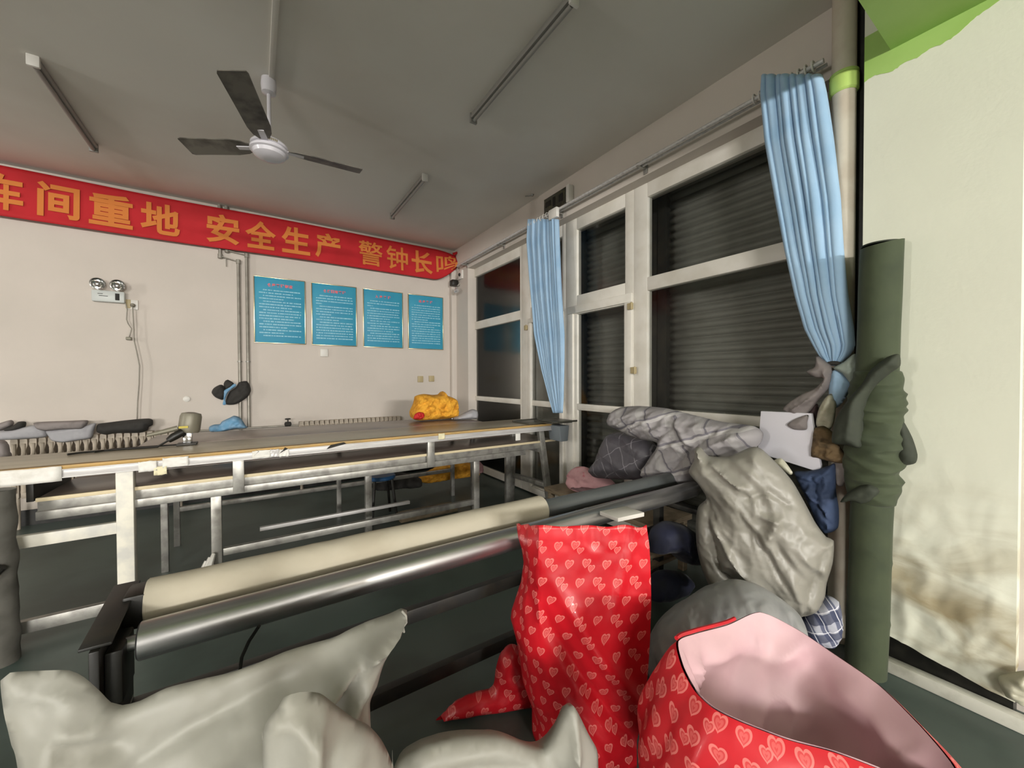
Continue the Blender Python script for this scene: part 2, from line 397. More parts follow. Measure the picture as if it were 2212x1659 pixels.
def check_mat(name, base, lines, rough=.8):
    """woven check: lines of (angle, period, width, offset, colour) laid over the base, in the cloth's own coordinates"""
    m = mat(name, base, rough, bump=.05, bscale=40); nt = m.node_tree; b = nt.nodes['Principled BSDF']
    uv = nt.nodes.new('ShaderNodeUVMap'); uv.uv_map = 'UVMap'; sx = nt.nodes.new('ShaderNodeSeparateXYZ'); nt.links.new(uv.outputs[0], sx.inputs[0])
    nz = nt.nodes.new('ShaderNodeTexNoise'); nz.inputs['Scale'].default_value = 7; nt.links.new(uv.outputs[0], nz.inputs['Vector'])
    cur = None
    for ang, per, wd, off, colr in lines:
        p = _math(nt, 'ADD', _math(nt, 'MULTIPLY', sx.outputs[0], math.cos(ang)), _math(nt, 'MULTIPLY', sx.outputs[1], math.sin(ang)))
        p = _math(nt, 'ADD', p, _math(nt, 'MULTIPLY', nz.outputs['Fac'], .06))
        f = _math(nt, 'FRACT', _math(nt, 'ADD', _math(nt, 'DIVIDE', p, per), off))
        k = _math(nt, 'MULTIPLY', _math(nt, 'LESS_THAN', f, wd/per), .8)
        mx = nt.nodes.new('ShaderNodeMix'); mx.data_type = 'RGBA'; nt.links.new(k, mx.inputs['Factor'])
        if cur is None: mx.inputs['A'].default_value = srgb(base)
        else: nt.links.new(cur, mx.inputs['A'])
        mx.inputs['B'].default_value = srgb(colr); cur = mx.outputs['Result']
    nt.links.new(cur, b.inputs['Base Color']); return m
M['check'] = check_mat('grey_check_fabric', '#8f8b8c', [(.5, .17, .012, .1, '#57545c'), (.5, .17, .05, .45, '#9d9a99'), (1.9, .19, .012, .3, '#625f68'), (1.9, .19, .02, .42, '#b1aeac')])
M['wrapped'] = check_mat('charcoal_check_fabric', '#57545a', [(.4, .11, .005, .1, '#9a979c'), (2.1, .14, .005, .3, '#8d8a90'), (1.2, .2, .05, .3, '#4b484e')], .5)
M['plaid'] = check_mat('navy_plaid_fabric', '#a5a7b2', [(.5, .07, .035, .1, '#3a4262'), (2.07, .08, .04, .3, '#2d3450'), (.5, .07, .004, .8, '#e0e0e6'), (2.07, .08, .004, .75, '#e0e0e6')])

# ================================================================== the room
H, YB, XL, XW = 3.67, 6.1, 2.85, 2.97         # ceiling height, back wall, face of the window wall, plane of the windows
struct(MB().box(-12.2, 3.6, -13.2, 6.4, -.1, 0).build('floor', M['floor'], smooth=False))
struct(MB().box(-12.2, 3.6, -13.2, 6.4, H, H+.1).build('ceiling', M['ceil'], smooth=False))
struct(MB().box(-12.2, 3.6, YB, YB+.2, 0, H).build('wall_back', M['wall'], smooth=False))
struct(MB().box(-12.2, -12.0, -13.2, YB, 0, H).build('wall_left', M['wall'], smooth=False))
struct(MB().box(-12.2, 3.6, -13.2, -13.0, 0, H).build('wall_front', M['wall'], smooth=False))
zl = at(1212, 474, x=XL).z                      # underside of the lintel
yL = at(1011, 700, x=XL).y                      # edge of the corner pillar
wr = MB().box(XL, 3.3, .7, YB, zl, H).box(XL, 3.3, yL, YB, 0, zl).box(XL, 3.3, -13.0, .75, 0, H)
struct(wr.build('wall_right', M['wall'], smooth=False))
struct(MB().box(XL-.09, XL, YB-.09, YB, 0, zl+.1).build('trim_1', M['wall'], bevel=.004))
def pil(u, v):
    y = .715-.52*u; z = .192-.097*u+(H-.192+.097*u)*v**1.8
    k = max(0, min(1, (1.15-z)/.8)); e = min(1, u*8, (1-u)*8)
    a = 1-2.2*abs(noise.noise(Vector((y*6+z*2.5, z*5-y*3, 3)))); b = 1-2.2*abs(noise.noise(Vector((y*13, z*10+y*6, 8))))
    return (2.72-.0-(.012*max(0, a)+.006*max(0, b))*k*e, y, z)
pm = MB().grid(pil, 40, 110)
pm.box(2.722, 2.86, .197, .713, .2, H)
struct(pm.build('wall_pillar', M['column'], angle=70))
struct(MB().box(2.722, 2.86, .2, .71, 0, .2).build('baseboard_pillar', M['black_paint_shade'], smooth=False))
MBX = MB().box(2.665, 2.72, .16, .69, 0, .062)
struct(MBX.build('baseboard_right', mat('dusty_white_plank', '#c9c8bc', .7, var='#aeada0', vscale=9), bevel=.006))
struct(MB().box(-1.2, 2.86, -.45, .612, 3.164, H).build('ceiling_beam', M['green'], smooth=False))
g = MB(); pts = []
n = 60
for i in range(n+1):
    y = .715-.515*i/n; lo = 3.065+.02*noise.noise(Vector((i*.12, 0, 0)))+.005*noise.noise(Vector((i*.9, 2, 0)))+(.0 if i < 32 else (i-32)*.0035)
    pts.append((y, min(3.16, lo)))
g.prism([(2.7185, y, z) for y, z in pts]+[(2.7185, .2, 3.3), (2.7185, .715, 3.3)], (.003, 0, 0))
struct(g.build('trim_2', M['green'], smooth=False))

struct(MB().box(-12, XL-.09, YB-.012, YB, 0, .16).build('baseboard_back', M['black_paint_shade'], smooth=False))
# ------------------------------------------------------------------ windows and doors
def Y(px, py=700): return at(px, py, x=XW).y
def Z(px, py): return at(px, py, x=XW).z
z_head = Z(1366, 440); z_tt = Z(1600, 546); z_tb = Z(1600, 582); z_lt = Z(1300, 876); z_lb = z_lt-.07
zt = zl+.02
FD = .07                                          # frame depth
def bar(mb, y0, y1, z0, z1, d=FD, off=0): return mb.box(XW-off, XW+d, min(y0, y1), max(y0, y1), z0, z1)
def pane(parent, y0, y1, z0, z1):
    return MB().box(XW+.03, XW+.036, min(y0, y1), max(y0, y1), z0, z1).build('glass_pane', M['glass'], parent, smooth=False)
def opening(name, y0, y1, rows, fl, fr, sash=False):
    """a bay from y1 (far) to y0 (near); rows are glass spans (z0, z1); fl, fr frame widths at the far and near side"""
    o = MB(); zs = sorted(rows)
    bar(o, y0, y0+fr, .02, zt); bar(o, y1-fl, y1, .02, zt)
    lev = [.02]+[q for r in zs for q in r]+[zt]
    for a, b in zip(lev[0::2], lev[1::2]): bar(o, y0+fr, y1-fl, a, b, FD, .0 if b-a < .2 else .0)
    f = struct(o.build(name, M['pvc'], bevel=.006))
    for a, b in zs: pane(f, y0+fr-.003, y1-fl+.003, a-.003, b+.003)
    return f
yA0, yA1 = Y(1126), Y(1011)                       # far bay
yB0 = Y(1222, 760)
yC0 = Y(1369, 740); yD1 = yC0; yD0 = .78
w1 = opening('window_1', yA0, yA1, [(.12, z_lb), (z_lt, z_tb), (z_tt, z_head)], yA1-Y(1016), .03)
d1 = opening('door_1', yB0, yA0, [(.12, z_lb), (z_lt, z_tb-.06), (z_tt, z_head)], yA0-Y(1146), .06)
d2 = opening('door_2', yC0, yB0, [(.12, z_lb), (z_lt, Z(1300, 668)), (z_tt, z_head)], yB0-Y(1246, 760), Y(1350, 760)-yC0)
w2 = opening('window_2', yD0, yD1, [(.12, Z(1640, 922)), (Z(1640, 900), z_tb), (z_tt, z_head)], yD1-Y(1398, 740), .06)
# sashes stand proud of their frames, with hinges
def sash(parent, y0, y1, z0, z1, wd):
    mb = MB(); X0 = XW-.025
    for (a, b, c, d) in ((y0, y1, z0, z0+wd), (y0, y1, z1-wd, z1), (y0, y0+wd, z0+wd, z1-wd), (y1-wd, y1, z0+wd, z1-wd)): mb.box(X0, XW+.005, a, b, c, d)
    return mb.build('door_sash', M['pvc'], parent, bevel=.006)
sash(d2, Y(1367, 760), Y(1229, 760), .05, Z(1300, 648), .085)
sash(d1, yB0+.03, Y(1143), .05, z_tb-.02, .06)
for o, px, py in ((d2, 1360, 662), (d2, 1367, 800), (d1, 1135, 708)):
    p = at(px, py, x=XW-.03)
    b = MB().box(p.x-.012, p.x+.012, p.y-.035, p.y+.02, p.z-.03, p.z+.03)
    b.tube([(p.x-.012, p.y-.03, p.z-.035), (p.x-.012, p.y-.03, p.z+.035)], .009)
    part_label(b.build('hinge', M['beigeplastic'], o, bevel=.003), 'yellowed plastic hinge')
# outside, beyond the glass
def shutter(name, y0, y1, z0, z1, x, pitch, amp, label, m):
    t = thing(name, (x, (y0+y1)/2, z0), label, 'shutter')
    nz_ = int((z1-z0)/pitch)*8
    def fn(u, v):
        k = (v*(z1-z0)/pitch) % 1
        return (x-amp*(1-abs(2*min(k/.85, 1)-1)**2.5)+.004*noise.noise(Vector((u*6, v*9, 1))), y0+(y1-y0)*u, z0+(z1-z0)*v)
    MB().grid(fn, 6, nz_).build('slat_curtain', m, t, solid=.003, angle=25)
    for yy in (y0-.04, y1+.04): MB().box(x-.07, x+.04, yy-.05, yy+.05, z0, z1).build('guide_rail', M['dark'], t, bevel=.004)
    return t
shutter('roller_shutter', .72, 2.36, .0, zt+.1, 3.42, .075, .02, 'grey roller shutter behind the large window near the pillar', M['shutter'])
shutter('roller_shutter', 2.56, 3.52, .0, zt+.1, 3.44, .075, .02, 'grey roller shutter behind the glazed door between the curtains', M['shutter'])
shutter('roller_shutter', 3.7, 5.85, .0, zt+.1, 3.44, .3, .006, 'smooth dark shutter behind the far window by the corner', mat('dull_shutter', '#8b8b84', .5, .1, var='#77736a', vscale=3))
struct(MB().box(3.04, 3.3, yA1-.0, YB+.2, 0, zt+.2).build('trim_3', mat('outer_jamb', '#a39a90', .8), smooth=False))

# ------------------------------------------------------------------ curtain rail and curtains
pr0 = at(1192, 456, x=2.74); zr = pr0.z-.02
t = thing('curtain_rail', (2.74, 3.2, zr), 'grey curtain rail running along the wall above the windows', 'curtain rail')
MB().tube([(2.74, .9, zr), (2.74, 5.75, zr)], .014).build('rod', M['alu'], t)
MB().tube([(2.79, .9, zr), (2.79, 5.75, zr-.0)], .01).build('back_rod', M['alu'], t)
for y in (1.0, 2.2, 3.3, 4.5, 5.6):
    MB().beam((XL, y, zr), (2.73, y, zr), .025, .03).box(XL-.012, XL, y-.02, y+.02, zr-.05, zr+.05).build('bracket', M['galv'], t, bevel=.002)
def curtain(name, X, rows, folds, label, m, amp0, amp1, seed, pw=1.0):
    """rows of (px left, px right, py, depth amplitude): pleated cloth hanging on the plane x = X"""
    L = [(at(a, c, x=X), at(b, c, x=X), am) for a, b, c, am in rows]
    zs = [(l[0].z+l[1].z)/2 for l in L]
    def row(v):
        z = zs[0]+(zs[-1]-zs[0])*v
        for i in range(len(zs)-1):
            if z >= zs[i+1]-1e-9: break
        k = (zs[i]-z)/(zs[i]-zs[i+1]); a, b = L[i], L[i+1]
        return a[0].lerp(b[0], k), a[1].lerp(b[1], k), a[2]+(b[2]-a[2])*k
    def fn(u, v):
        l, r, am = row(v); p = l.lerp(r, u)
        ph = 2*PI*folds*(u+.02*noise.noise(Vector((u*9, v*2, seed))))
        s = math.sin(ph+.6*math.sin(ph*.5+seed))
        k = .65+.5*noise.noise(Vector((u*folds*.7, v*1.5, seed+3)))
        p = p.copy(); p.x += -am*s*k-.01*noise.noise(Vector((u*4, v*4, seed)))
        p.y += am*.25*math.cos(ph)
        return p
    return MB().grid(fn, int(folds*12), 60).build(name, m, None, solid=.004, angle=80)
c1 = thing('curtain', (2.72, 3.5, 1.1), 'gathered blue curtain hanging to a point between the two glazed doors', 'curtain')
o = curtain('drape', 2.73, [(1143, 1207, 474, .035), (1141, 1209, 520, .035), (1148, 1213, 620, .03), (1157, 1218, 720, .03), (1172, 1218, 800, .025), (1187, 1217, 860, .02), (1196, 1215, 892, .015)], 11, '', M['blue'], 0, 0, 1)
def adopt(o, t):
    o.location = o.location-Vector(t.location); o.parent = t; ROOTS[o.name] = ROOTS[t.name]; return o
adopt(o, c1)
a, b = at(1142, 478, x=2.715), at(1192, 462, x=2.715)
for k in range(9):
    y = b.y+(a.y-b.y)*k/8
    MB().tube([(2.74+.028*math.cos(q), y, zr+.028*math.sin(q)) for q in [2*PI*i/14 for i in range(15)]], .005, 6).build('curtain_ring', M['white'], c1)
a, b = at(1188, 470, x=2.71), at(1205, 470, x=2.71)
part_label(MB().box(2.69, 2.73, b.y, a.y, a.z-.035, zr+.01).build('heading_tape', M['white'], c1, bevel=.004), 'white heading tape')
c2 = thing('curtain', (2.72, 1.0, 1.55), 'long blue curtain knotted at its bottom beside the drain pipe', 'curtain')
o = curtain('drape', 2.68, [(1648, 1778, 165, .05), (1646, 1786, 200, .05), (1655, 1800, 300, .055), (1678, 1816, 430, .055), (1700, 1822, 540, .055), (1722, 1830, 640, .055), (1742, 1842, 710, .05), (1762, 1845, 750, .04), (1775, 1830, 772, .03), (1795, 1806, 790, .01)], 8, '', M['blue'], 0, 0, 5)
adopt(o, c2)
for k in range(10):
    y = .95+.32*k/9
    MB().tube([(2.74+.028*math.cos(q), y, zr+.028*math.sin(q)) for q in [2*PI*i/14 for i in range(15)]], .005, 6).build('curtain_ring', M['white'], c2)
p = at(1800, 792, x=2.66)
o = MB().tube([p+Vector((.0, .035*math.cos(q), .02*math.sin(q))) for q in [2*PI*i/12 for i in range(13)]], .012, 8).build('tie_cord', M['dk_cloth'], c2)
o = cloth('drape_tail', [(1798, 800), (1815, 798), (1832, 815), (1842, 828), (1832, 850), (1818, 872), (1806, 881), (1793, 868), (1790, 835)], (2.65, 1.0), (2.66, .8), .03, .01, M['blue'], None, nz=(.01, 16, 2, 1.4), res=.008)
adopt(o, c2)

# ------------------------------------------------------------------ drain pipe
t = thing('drain_pipe', (2.78, .82, 0), 'aged drain pipe with lime green band between curtain and pillar', 'pipe')
MB().tube([(2.785, .82, 0), (2.785, .82, H)], .055, 24).build('pipe', M['pvcpipe'], t)
zc = at(1830, 200, x=2.78).z; zc2 = at(1830, 155, x=2.78).z
part_label(MB().lathe([(.057, 0), (.066, .01), (.066, .09), (.06, .1), (.066, .11), (.066, zc2-zc-.01), (.057, zc2-zc)], (2.785, .82, zc), n=24).build('coupling', M['lime'], t), 'lime green painted coupling')
struct(MB().box(2.83, 2.85, .7, .80, 0, H).build('gap_shade', M['black_paint_shade'], smooth=False))  # dark strip painted in for the shade between pipe and pillar

# ================================================================== back wall
# banner
zb1, zb0 = 3.62, 3.12
t = thing('banner', (0, 6.06, zb0), 'long red banner with orange lettering under the ceiling', 'banner')
def bz(x):                                        # the cloth's lower and upper edge: the right end is gathered into a knot
    k = max(0, (x-2.45)/.42); k = min(k, 1)
    return zb0+.02*math.sin(x*1.7)*.3+.26*k**1.6, zb1+.006*math.sin(x*2.3)-.06*k**2
def bpt(x, z, off=0):
    lo, hi = bz(x); v = (z-zb0)/(zb1-zb0)
    return (x, 6.03-.03*(1-v)**2-.012*math.sin(x*3+v*2)*.5-off-.05*max(0, (x-2.55)/.3)*(1-abs(2*v-1)), lo+(hi-lo)*v)
MB().grid(lambda u, v: bpt(-2.75+5.6*u, zb0+(zb1-zb0)*v), 160, 14).build('cloth', M['banner'], t, solid=.003)
chars = []
for ch, px0, px1, py0, py1 in [('车', -30, 53, 376, 454), ('间', 83, 174, 391, 478), ('重', 194, 288, 412, 494), ('地', 304, 389, 430, 509), ('安', 446, 517, 459, 530), ('全', 530, 596, 474, 542), ('生', 608, 669, 489, 553), ('产', 680, 735, 502, 556),
                              ('警', 774, 826, 516, 577), ('钟', 834, 880, 527, 585), ('长', 888, 933, 537, 590), ('鸣', 941, 985, 548, 584)]:
    xm = (px0+px1)/2; ym = (py0+py1)/2; yy = 6.03
    x0, x1 = at(px0, ym, y=yy).x, at(px1, ym, y=yy).x
    zc = at(xm, ym, y=yy).z; hh = .36 if ch not in '鸣' else .3
    chars.append((ch, (x0, x1, zc-hh/2, zc+hh/2)))
zmid = (zb0+zb1)/2
chars = [(c, (a, b, max(zb0+.05, zmid-.19 if c != '鸣' else zmid-.19), zmid+.17)) for c, (a, b, _, _) in chars]
for c in chars: text_mesh([c], lambda u, v: bpt(u, v, .013), bold=.012 if c[0] in '警钟鸣' else .028).build('character', M['gold'], t, smooth=False)
kn = at(985, 547, y=6.0)
MB().tube([kn+Vector((-.05, 0, -.03)), kn+Vector((0, -.02, .0)), kn+Vector((.03, .0, .03))], [.03, .02, .008], 8).build('knot', M['banner'], t)
e = at(985, 600, y=5.98)
MB().tube([(2.8, 5.99, 3.36), (2.845, 5.97, 3.36), (2.85, 5.9, 3.34)], .006, 6).build('tie_string', M['dk_cloth'], t)

# notice boards
def notice(px, title, label, seed, blanks):
    x0 = at(px, 680, y=6.07).x; z0, z1, wd = 1.985, 2.842, .58
    t = thing('notice_board', (x0+wd/2, 6.08, z0), label, 'notice board', 'blue notice boards on the back wall')
    MB().box(x0, x0+wd, 6.078, 6.098, z0, z1).build('panel', M['poster'], t, bevel=.003)
    f = MB(); b = .008
    for q in ((x0-b, x0+wd+b, z0-b, z0+.002), (x0-b, x0+wd+b, z1-.002, z1+b), (x0-b, x0+.002, z0, z1), (x0+wd-.002, x0+wd+b, z0, z1)): f.box(q[0], q[1], 6.07, 6.1, q[2], q[3])
    f.build('frame', M['frame'], t, bevel=.002)
    n = len(title); wc = .042; sp = .062 if n < 6 else .05
    cs = [(c, (x0+wd/2+(i-n/2)*sp+.004, x0+wd/2+(i-n/2)*sp+.004+wc, z1-.115, z1-.072)) for i, c in enumerate(title)]
    text_mesh(cs, lambda u, v: (u, 6.075, v), bold=.03).build('title', M['title'], t, smooth=False)
    rr = random.Random(seed); z = z1-.165; i = 0
    while z > z0+.07:
        ind = .045 if i in blanks or i == 0 else 0; end = wd-.05 if (i+1) not in blanks else rr.uniform(.1, .45)
        x = .05+ind; ln = MB()
        while x < end:
            wl = rr.uniform(.012, .05); wl = min(wl, end-x+.004)
            h = rr.uniform(.011, .016); ln.add([(x0+x, 6.0765, z-h/2), (x0+x+wl, 6.0765, z-h/2), (x0+x+wl, 6.0765, z+h/2), (x0+x, 6.0765, z+h/2)], [(0, 1, 2, 3)])
            x += wl+rr.choice((.004, .005, .006, .012))
        ln.build('print_line', M['postertext'], t, smooth=False)
        z -= .0375; i += 1
notice(550, '仓库管理制度', 'blue notice board nearest the two grey wall pipes', 1, (2, 4, 7, 11, 14, 16))
notice(674.5, '仓储日常管理', 'second blue notice board from the wall pipes', 2, (4, 8, 10))
notice(786, '入库管理', 'third blue notice board from the wall pipes', 3, (3, 8, 10, 13))
notice(883, '出库管理', 'blue notice board nearest the window wall corner', 4, (7, 10))

# emergency light
p = at(234, 641, y=6.05); x0, x1 = at(198, 640, y=6.05).x, at(270, 645, y=6.05).x; zt_, zb_ = p.z+.065, p.z-.06
t = thing('emergency_light', (p.x, 6.1, zb_), 'white emergency light with two round lamp heads on the back wall', 'emergency light')
MB().box(x0, x1, 6.03, 6.1, zb_, zt_).build('housing', mat('pale_grey_plastic', '#c3c7c4', .4), t, bevel=.012)
MB().box(x1-.075, x1-.04, 6.026, 6.035, zb_+.025, zt_-.025).build('display', M['dk_cloth'], t, bevel=.003)
lg = MB()
for a, b, zz in ((.05, .09, zt_-.04), (.06, .13, zt_-.062)): lg.box(x0+a, x0+b, 6.0285, 6.031, zz-.003, zz+.003)
lg.build('marking', M['dk_cloth'], t)
for px, py in ((212, 613), (255, 617)):
    q = at(px, py, y=6.02)
    h = MB().lathe([(.012, -.05), (.05, -.03), (.062, .0), (.062, .006), (.056, .008), (.04, -.008), (.028, .002), (.02, -.002), (.008, .004)], (q.x, 6.0, q.z), (.2, -1, .05), 28).build('lamp_head', M['chrome'], t)
    MB().tube([(q.x, 6.03, zt_-.005), (q.x, 6.03, q.z)], .014).build('lamp_neck', M['white'], h)
q0, q1, q2, q3 = [at(a, b, y=6.055) for a, b in ((270, 652), (273, 690), (284, 710), (279, 728))]
MB().tube([q0, q0.lerp(q1, .4)+Vector((.012, 0, 0)), q1, q1.lerp(q2, .5)+Vector((-.006, 0, 0)), q2, q3], .0055, 8).build('power_lead', M['pipe'], t)
MB().box(q3.x-.025, q3.x+.02, 6.03, 6.075, q3.z-.035, q3.z).build('plug', M['greymach'], t, bevel=.006)
p = at(285, 657, y=6.08)
t = thing('wall_socket', (p.x, 6.1, p.z-.06), 'square white wall socket beside the emergency light', 'socket')
MB().box(p.x-.045, p.x+.05, 6.085, 6.1, p.z-.06, p.z+.05).build('cover_plate', M['white'], t, bevel=.004)
MB().box(p.x-.055, p.x-.01, 6.083, 6.0985, p.z-.05, p.z+.05).build('yellowed_half', M['beigeplastic'], t, bevel=.003)
t = thing('power_cable', (p.x, 6.08, 1.05), 'grey cable hanging from the wall socket down to the radiator', 'cable')
MB().lathe([(.014, 0), (.022, .01), (.022, .03), (.012, .045)], (p.x+.01, 6.085, p.z-.015), (0, -1, 0), 14).build('plug', M['greymach'], t)
cp = [at(a, b, y=6.045) for a, b in ((286, 664), (288, 700), (289, 735), (295, 760), (301, 790), (300, 830), (297, 870), (296, 906))]
MB().tube([p+Vector((.01, -.06, -.015))]+cp, .006, 8).build('cable', M['pipe'], t)

# heating pipes
def pipe_run(name, pts, r, label, m, group=None):
    t = thing(name, pts[-1], label, 'pipe', group)
    MB().tube(pts, r, 12).build('tube', m, t)
    for q in pts[1:-1]: MB().lathe([(r*.6, -r*1.6), (r*1.35, -r*1.3), (r*1.35, r*1.3), (r*.6, r*1.6)], q, (0, 0, 1), 12).build('elbow', m, t)
    return t
YP = 6.07
def yp(px, py): v = at(px, py, y=YP); return Vector((v.x, YP, v.z))
a = yp(474, 443); b = yp(473.5, 553); c = yp(515, 566); d = yp(519, 929)
ta = pipe_run('heating_pipe', [(a.x, YP, H), (a.x, YP, b.z), (c.x, YP, b.z-.04), (c.x, YP, d.z)], .019, 'left grey heating pipe bending down beside the notice boards', M['pipe'])
a2 = yp(489, 447); b2 = yp(491, 541); c2_ = yp(533, 553); d2_ = yp(538, 926)
tb = pipe_run('heating_pipe', [(a2.x, YP, H), (a2.x, YP, b2.z), (c2_.x, YP, b2.z-.03), (c2_.x, YP, d2_.z)], .019, 'right grey heating pipe with a bend below the banner, nearest the boards', M['pipe'])
zq = at(525, 781, y=YP).z
for tt, xx in ((ta, c.x), (tb, c2_.x)):
    MB().lathe([(.02, -.008), (.026, -.008), (.026, .008), (.02, .008)], (xx, YP, zq), n=14).box(xx-.006, xx+.006, YP, 6.1, zq-.006, zq+.006).build('pipe_clip', M['galv'], tt)
v = at(503, 572, y=YP)
MB().tube([(a.x+.06, YP, b.z-.02), (a.x+.06, YP, b.z-.12)], .006, 6).build('drain_spur', M['pipe'], ta)
zh0 = at(560, 930, y=YP).z; zh1 = at(560, 922, y=YP).z
for zz, lb in ((zh0, 'lower level heating pipe along the wall between the radiators'), (zh1, 'upper level heating pipe along the wall between the radiators')):
    t = thing('heating_pipe', (-.1, 6.0, zz), lb, 'pipe')
    MB().tube([(-.7, 6.0, zz), (.5, 6.0, zz)], .013, 12).build('tube', M['pipe'], t)
v = at(622, 916, y=5.98)
MB().lathe([(.015, -.04), (.03, -.03), (.03, .03), (.015, .04)], v, (1, 0, 0), 12).tube([v, v+Vector((0, 0, .06))], .008).lathe([(.03, 0), (.035, .008), (.03, .016)], v+Vector((0, 0, .06)), n=14).build('valve', M['dk_cloth'], t)

# radiators: a section is one casting
def section_mb(x, zt_, h):
    """front outline with a waist that leaves round gaps between neighbours"""
    w0, w1 = .0245, .014; pts = []
    zz = [0, .02, .1, h*.5, h-.18, h-.15, h-.125, h-.10, h-.07, h-.015, h]
    ww = [.02, w0, w0, w0, w0, .018, .013, .018, w0, w0, .02]
    for z, q in zip(zz, ww): pts.append((x+q, 0, zt_-h+z))
    for z, q in reversed(list(zip(zz, ww))): pts.append((x-q, 0, zt_-h+z))
    return MB().prism([(a, 5.93, c) for a, b, c in pts], (0, .1, 0)).tube([(x, 5.925, zt_-h+.06), (x, 5.925, zt_-.05)], .016, 8)
def radiator(x0, n, zt_, label):
    t = thing('radiator', (x0, 5.98, zt_-.62), label, 'radiator')
    s0 = section_mb(x0+.03, zt_, .6).build('section', M['radiator'], t, angle=35)
    for i in range(1, n):
        s = s0.copy(); COL.objects.link(s); s.parent = t; s.location = (i*.0625, 0, 0)
    MB().tube([(x0, 5.98, zt_-.06), (x0+n*.0625, 5.98, zt_-.06)], .02).tube([(x0, 5.98, zt_-.54), (x0+n*.0625, 5.98, zt_-.54)], .02).build('manifold', M['radiator'], t)
    for fx in (x0+.03, x0+n*.0625-.03): MB().tube([(fx, 5.98, 0), (fx, 5.98, zt_-.58)], .018).build('foot', M['radiator'], t)
radiator(-2.03, 21, .915, 'cast iron radiator on the left, topped with folded cloths')
radiator(.485, 22, .925, 'bare cast iron radiator below the notice boards')

# switches and plates
for px, py, ww, hh, m, lb in ((700, 762, .05, .055, 'white', 'small white wall plate below the notice boards'), (908, 819, .045, .05, 'beigeplastic', 'left yellowed wall box above the yellow bundle'), (932, 818, .045, .048, 'beigeplastic', 'right yellowed wall box above the yellow bundle'), (403, 862, .035, .018, 'white', 'little oval cap on the wall above the cutting machine')):
    q = at(px, py, y=6.09)
    mb = MB().box(q.x-ww, q.x+ww, 6.075, 6.1, q.z-hh, q.z+hh) if hh > .02 else MB().lathe([(.034, 0), (.034, .012), (.026, .016)], (q.x, 6.1, q.z), (0, -1, 0), 18)
    tag(mb.build('wall_plate', M[m], None, bevel=.005 if hh > .02 else 0), lb, 'wall plate')
# lamp holder by the corner
p = at(990, 613, x=XL); q = at(997, 594, x=XL)
t = thing('lamp_holder', (XL, p.y, p.z-.1), 'black lamp holder with a bare bulb on the corner pillar', 'lamp')
MB().box(XL-.03, XL, q.y-.07, q.y+.07, q.z-.07, q.z+.07).build('junction_box', M['white'], t, bevel=.006)
MB().lathe([(.022, 0), (.03, .01), (.02, .02)], (XL-.03, q.y, q.z), (-1, 0, 0), 14).build('cable_entry', M['dk_cloth'], t)
MB().tube([(XL-.015, q.y+.09, q.z+.2), (XL-.02, q.y+.09, q.z), (XL-.04, p.y+.04, p.z+.04)], .008, 8).build('lead', M['pipe'], t)
MB().box(XL-.13, XL-.02, p.y-.05, p.y+.07, p.z-.045, p.z+.05).build('socket_body', M['black'], t, bevel=.012)
q = at(986, 627, x=XL-.1)
MB().lathe([(.016, .05), (.02, .03), (.044, 0), (.04, -.03), (.02, -.045), (.004, -.048)], q, (0, .3, 1), 20).build('bulb', M['bulb'], t)
MB().beam((XL, p.y-.05, p.z), (XL-.04, p.y-.05, p.z-.05), .03, .02).build('bracket', M['galv'], t)

# unlit sign box above the first curtain
p0 = at(1175, 445, x=2.79); p1 = at(1224, 419, x=2.79)
t = thing('exit_sign', (2.8, (p0.y+p1.y)/2, p1.z-.08), 'unlit dark exit sign box above the gathered curtain', 'sign')
MB().box(2.79, XL, p1.y, p0.y, p1.z-.09, p1.z+.085).build('sign_face', M['exit'], t, bevel=.004)
MB().box(2.775, XL, p1.y-.05, p1.y, p1.z-.1, p1.z+.09).build('end_cap', M['white'], t, bevel=.012)
ic = MB()
for k, (a, b, c, d) in enumerate(((.06, .13, -.04, .04), (.19, .23, -.05, .05), (.27, .36, -.02, .04))): ic.box(2.787, 2.792, p1.y+a, p1.y+b, p1.z+c, p1.z+d)
ic.build('pictogram', M['black'], t)

# ================================================================== ceiling
fx, fy, fz = .105, 3.33, 3.14
t = thing('ceiling_fan', (fx, fy, H), 'three bladed ceiling fan with dusty dark blades', 'fan')
MB().lathe([(.02, .0), (.045, .01), (.05, .06), (.045, .11), (.03, .12)], (fx, fy, H-.12), n=24).build('canopy', M['fanwhite'], t)
MB().tube([(fx, fy, fz+.06), (fx, fy, H-.1)], .013, 12).build('down_rod', M['fanwhite'], t)
MB().lathe([(.02, .085), (.05, .075), (.105, .06), (.118, .045), (.118, .03), (.108, .026), (.108, .018), (.122, .012), (.122, -.002), (.108, -.008), (.1, -.03), (.07, -.048), (.03, -.055)], (fx, fy, fz), n=40).build('motor_housing', M['fanwhite'], t, angle=30)
mk = MB()
for k in range(7):
    a = -1.75+k*.09; mk.beam((fx+.119*math.cos(a), fy+.119*math.sin(a), fz+.03), (fx+.119*math.cos(a), fy+.119*math.sin(a), fz+.046), .007, .003)
mk.build('makers_mark', M['frame'], t)
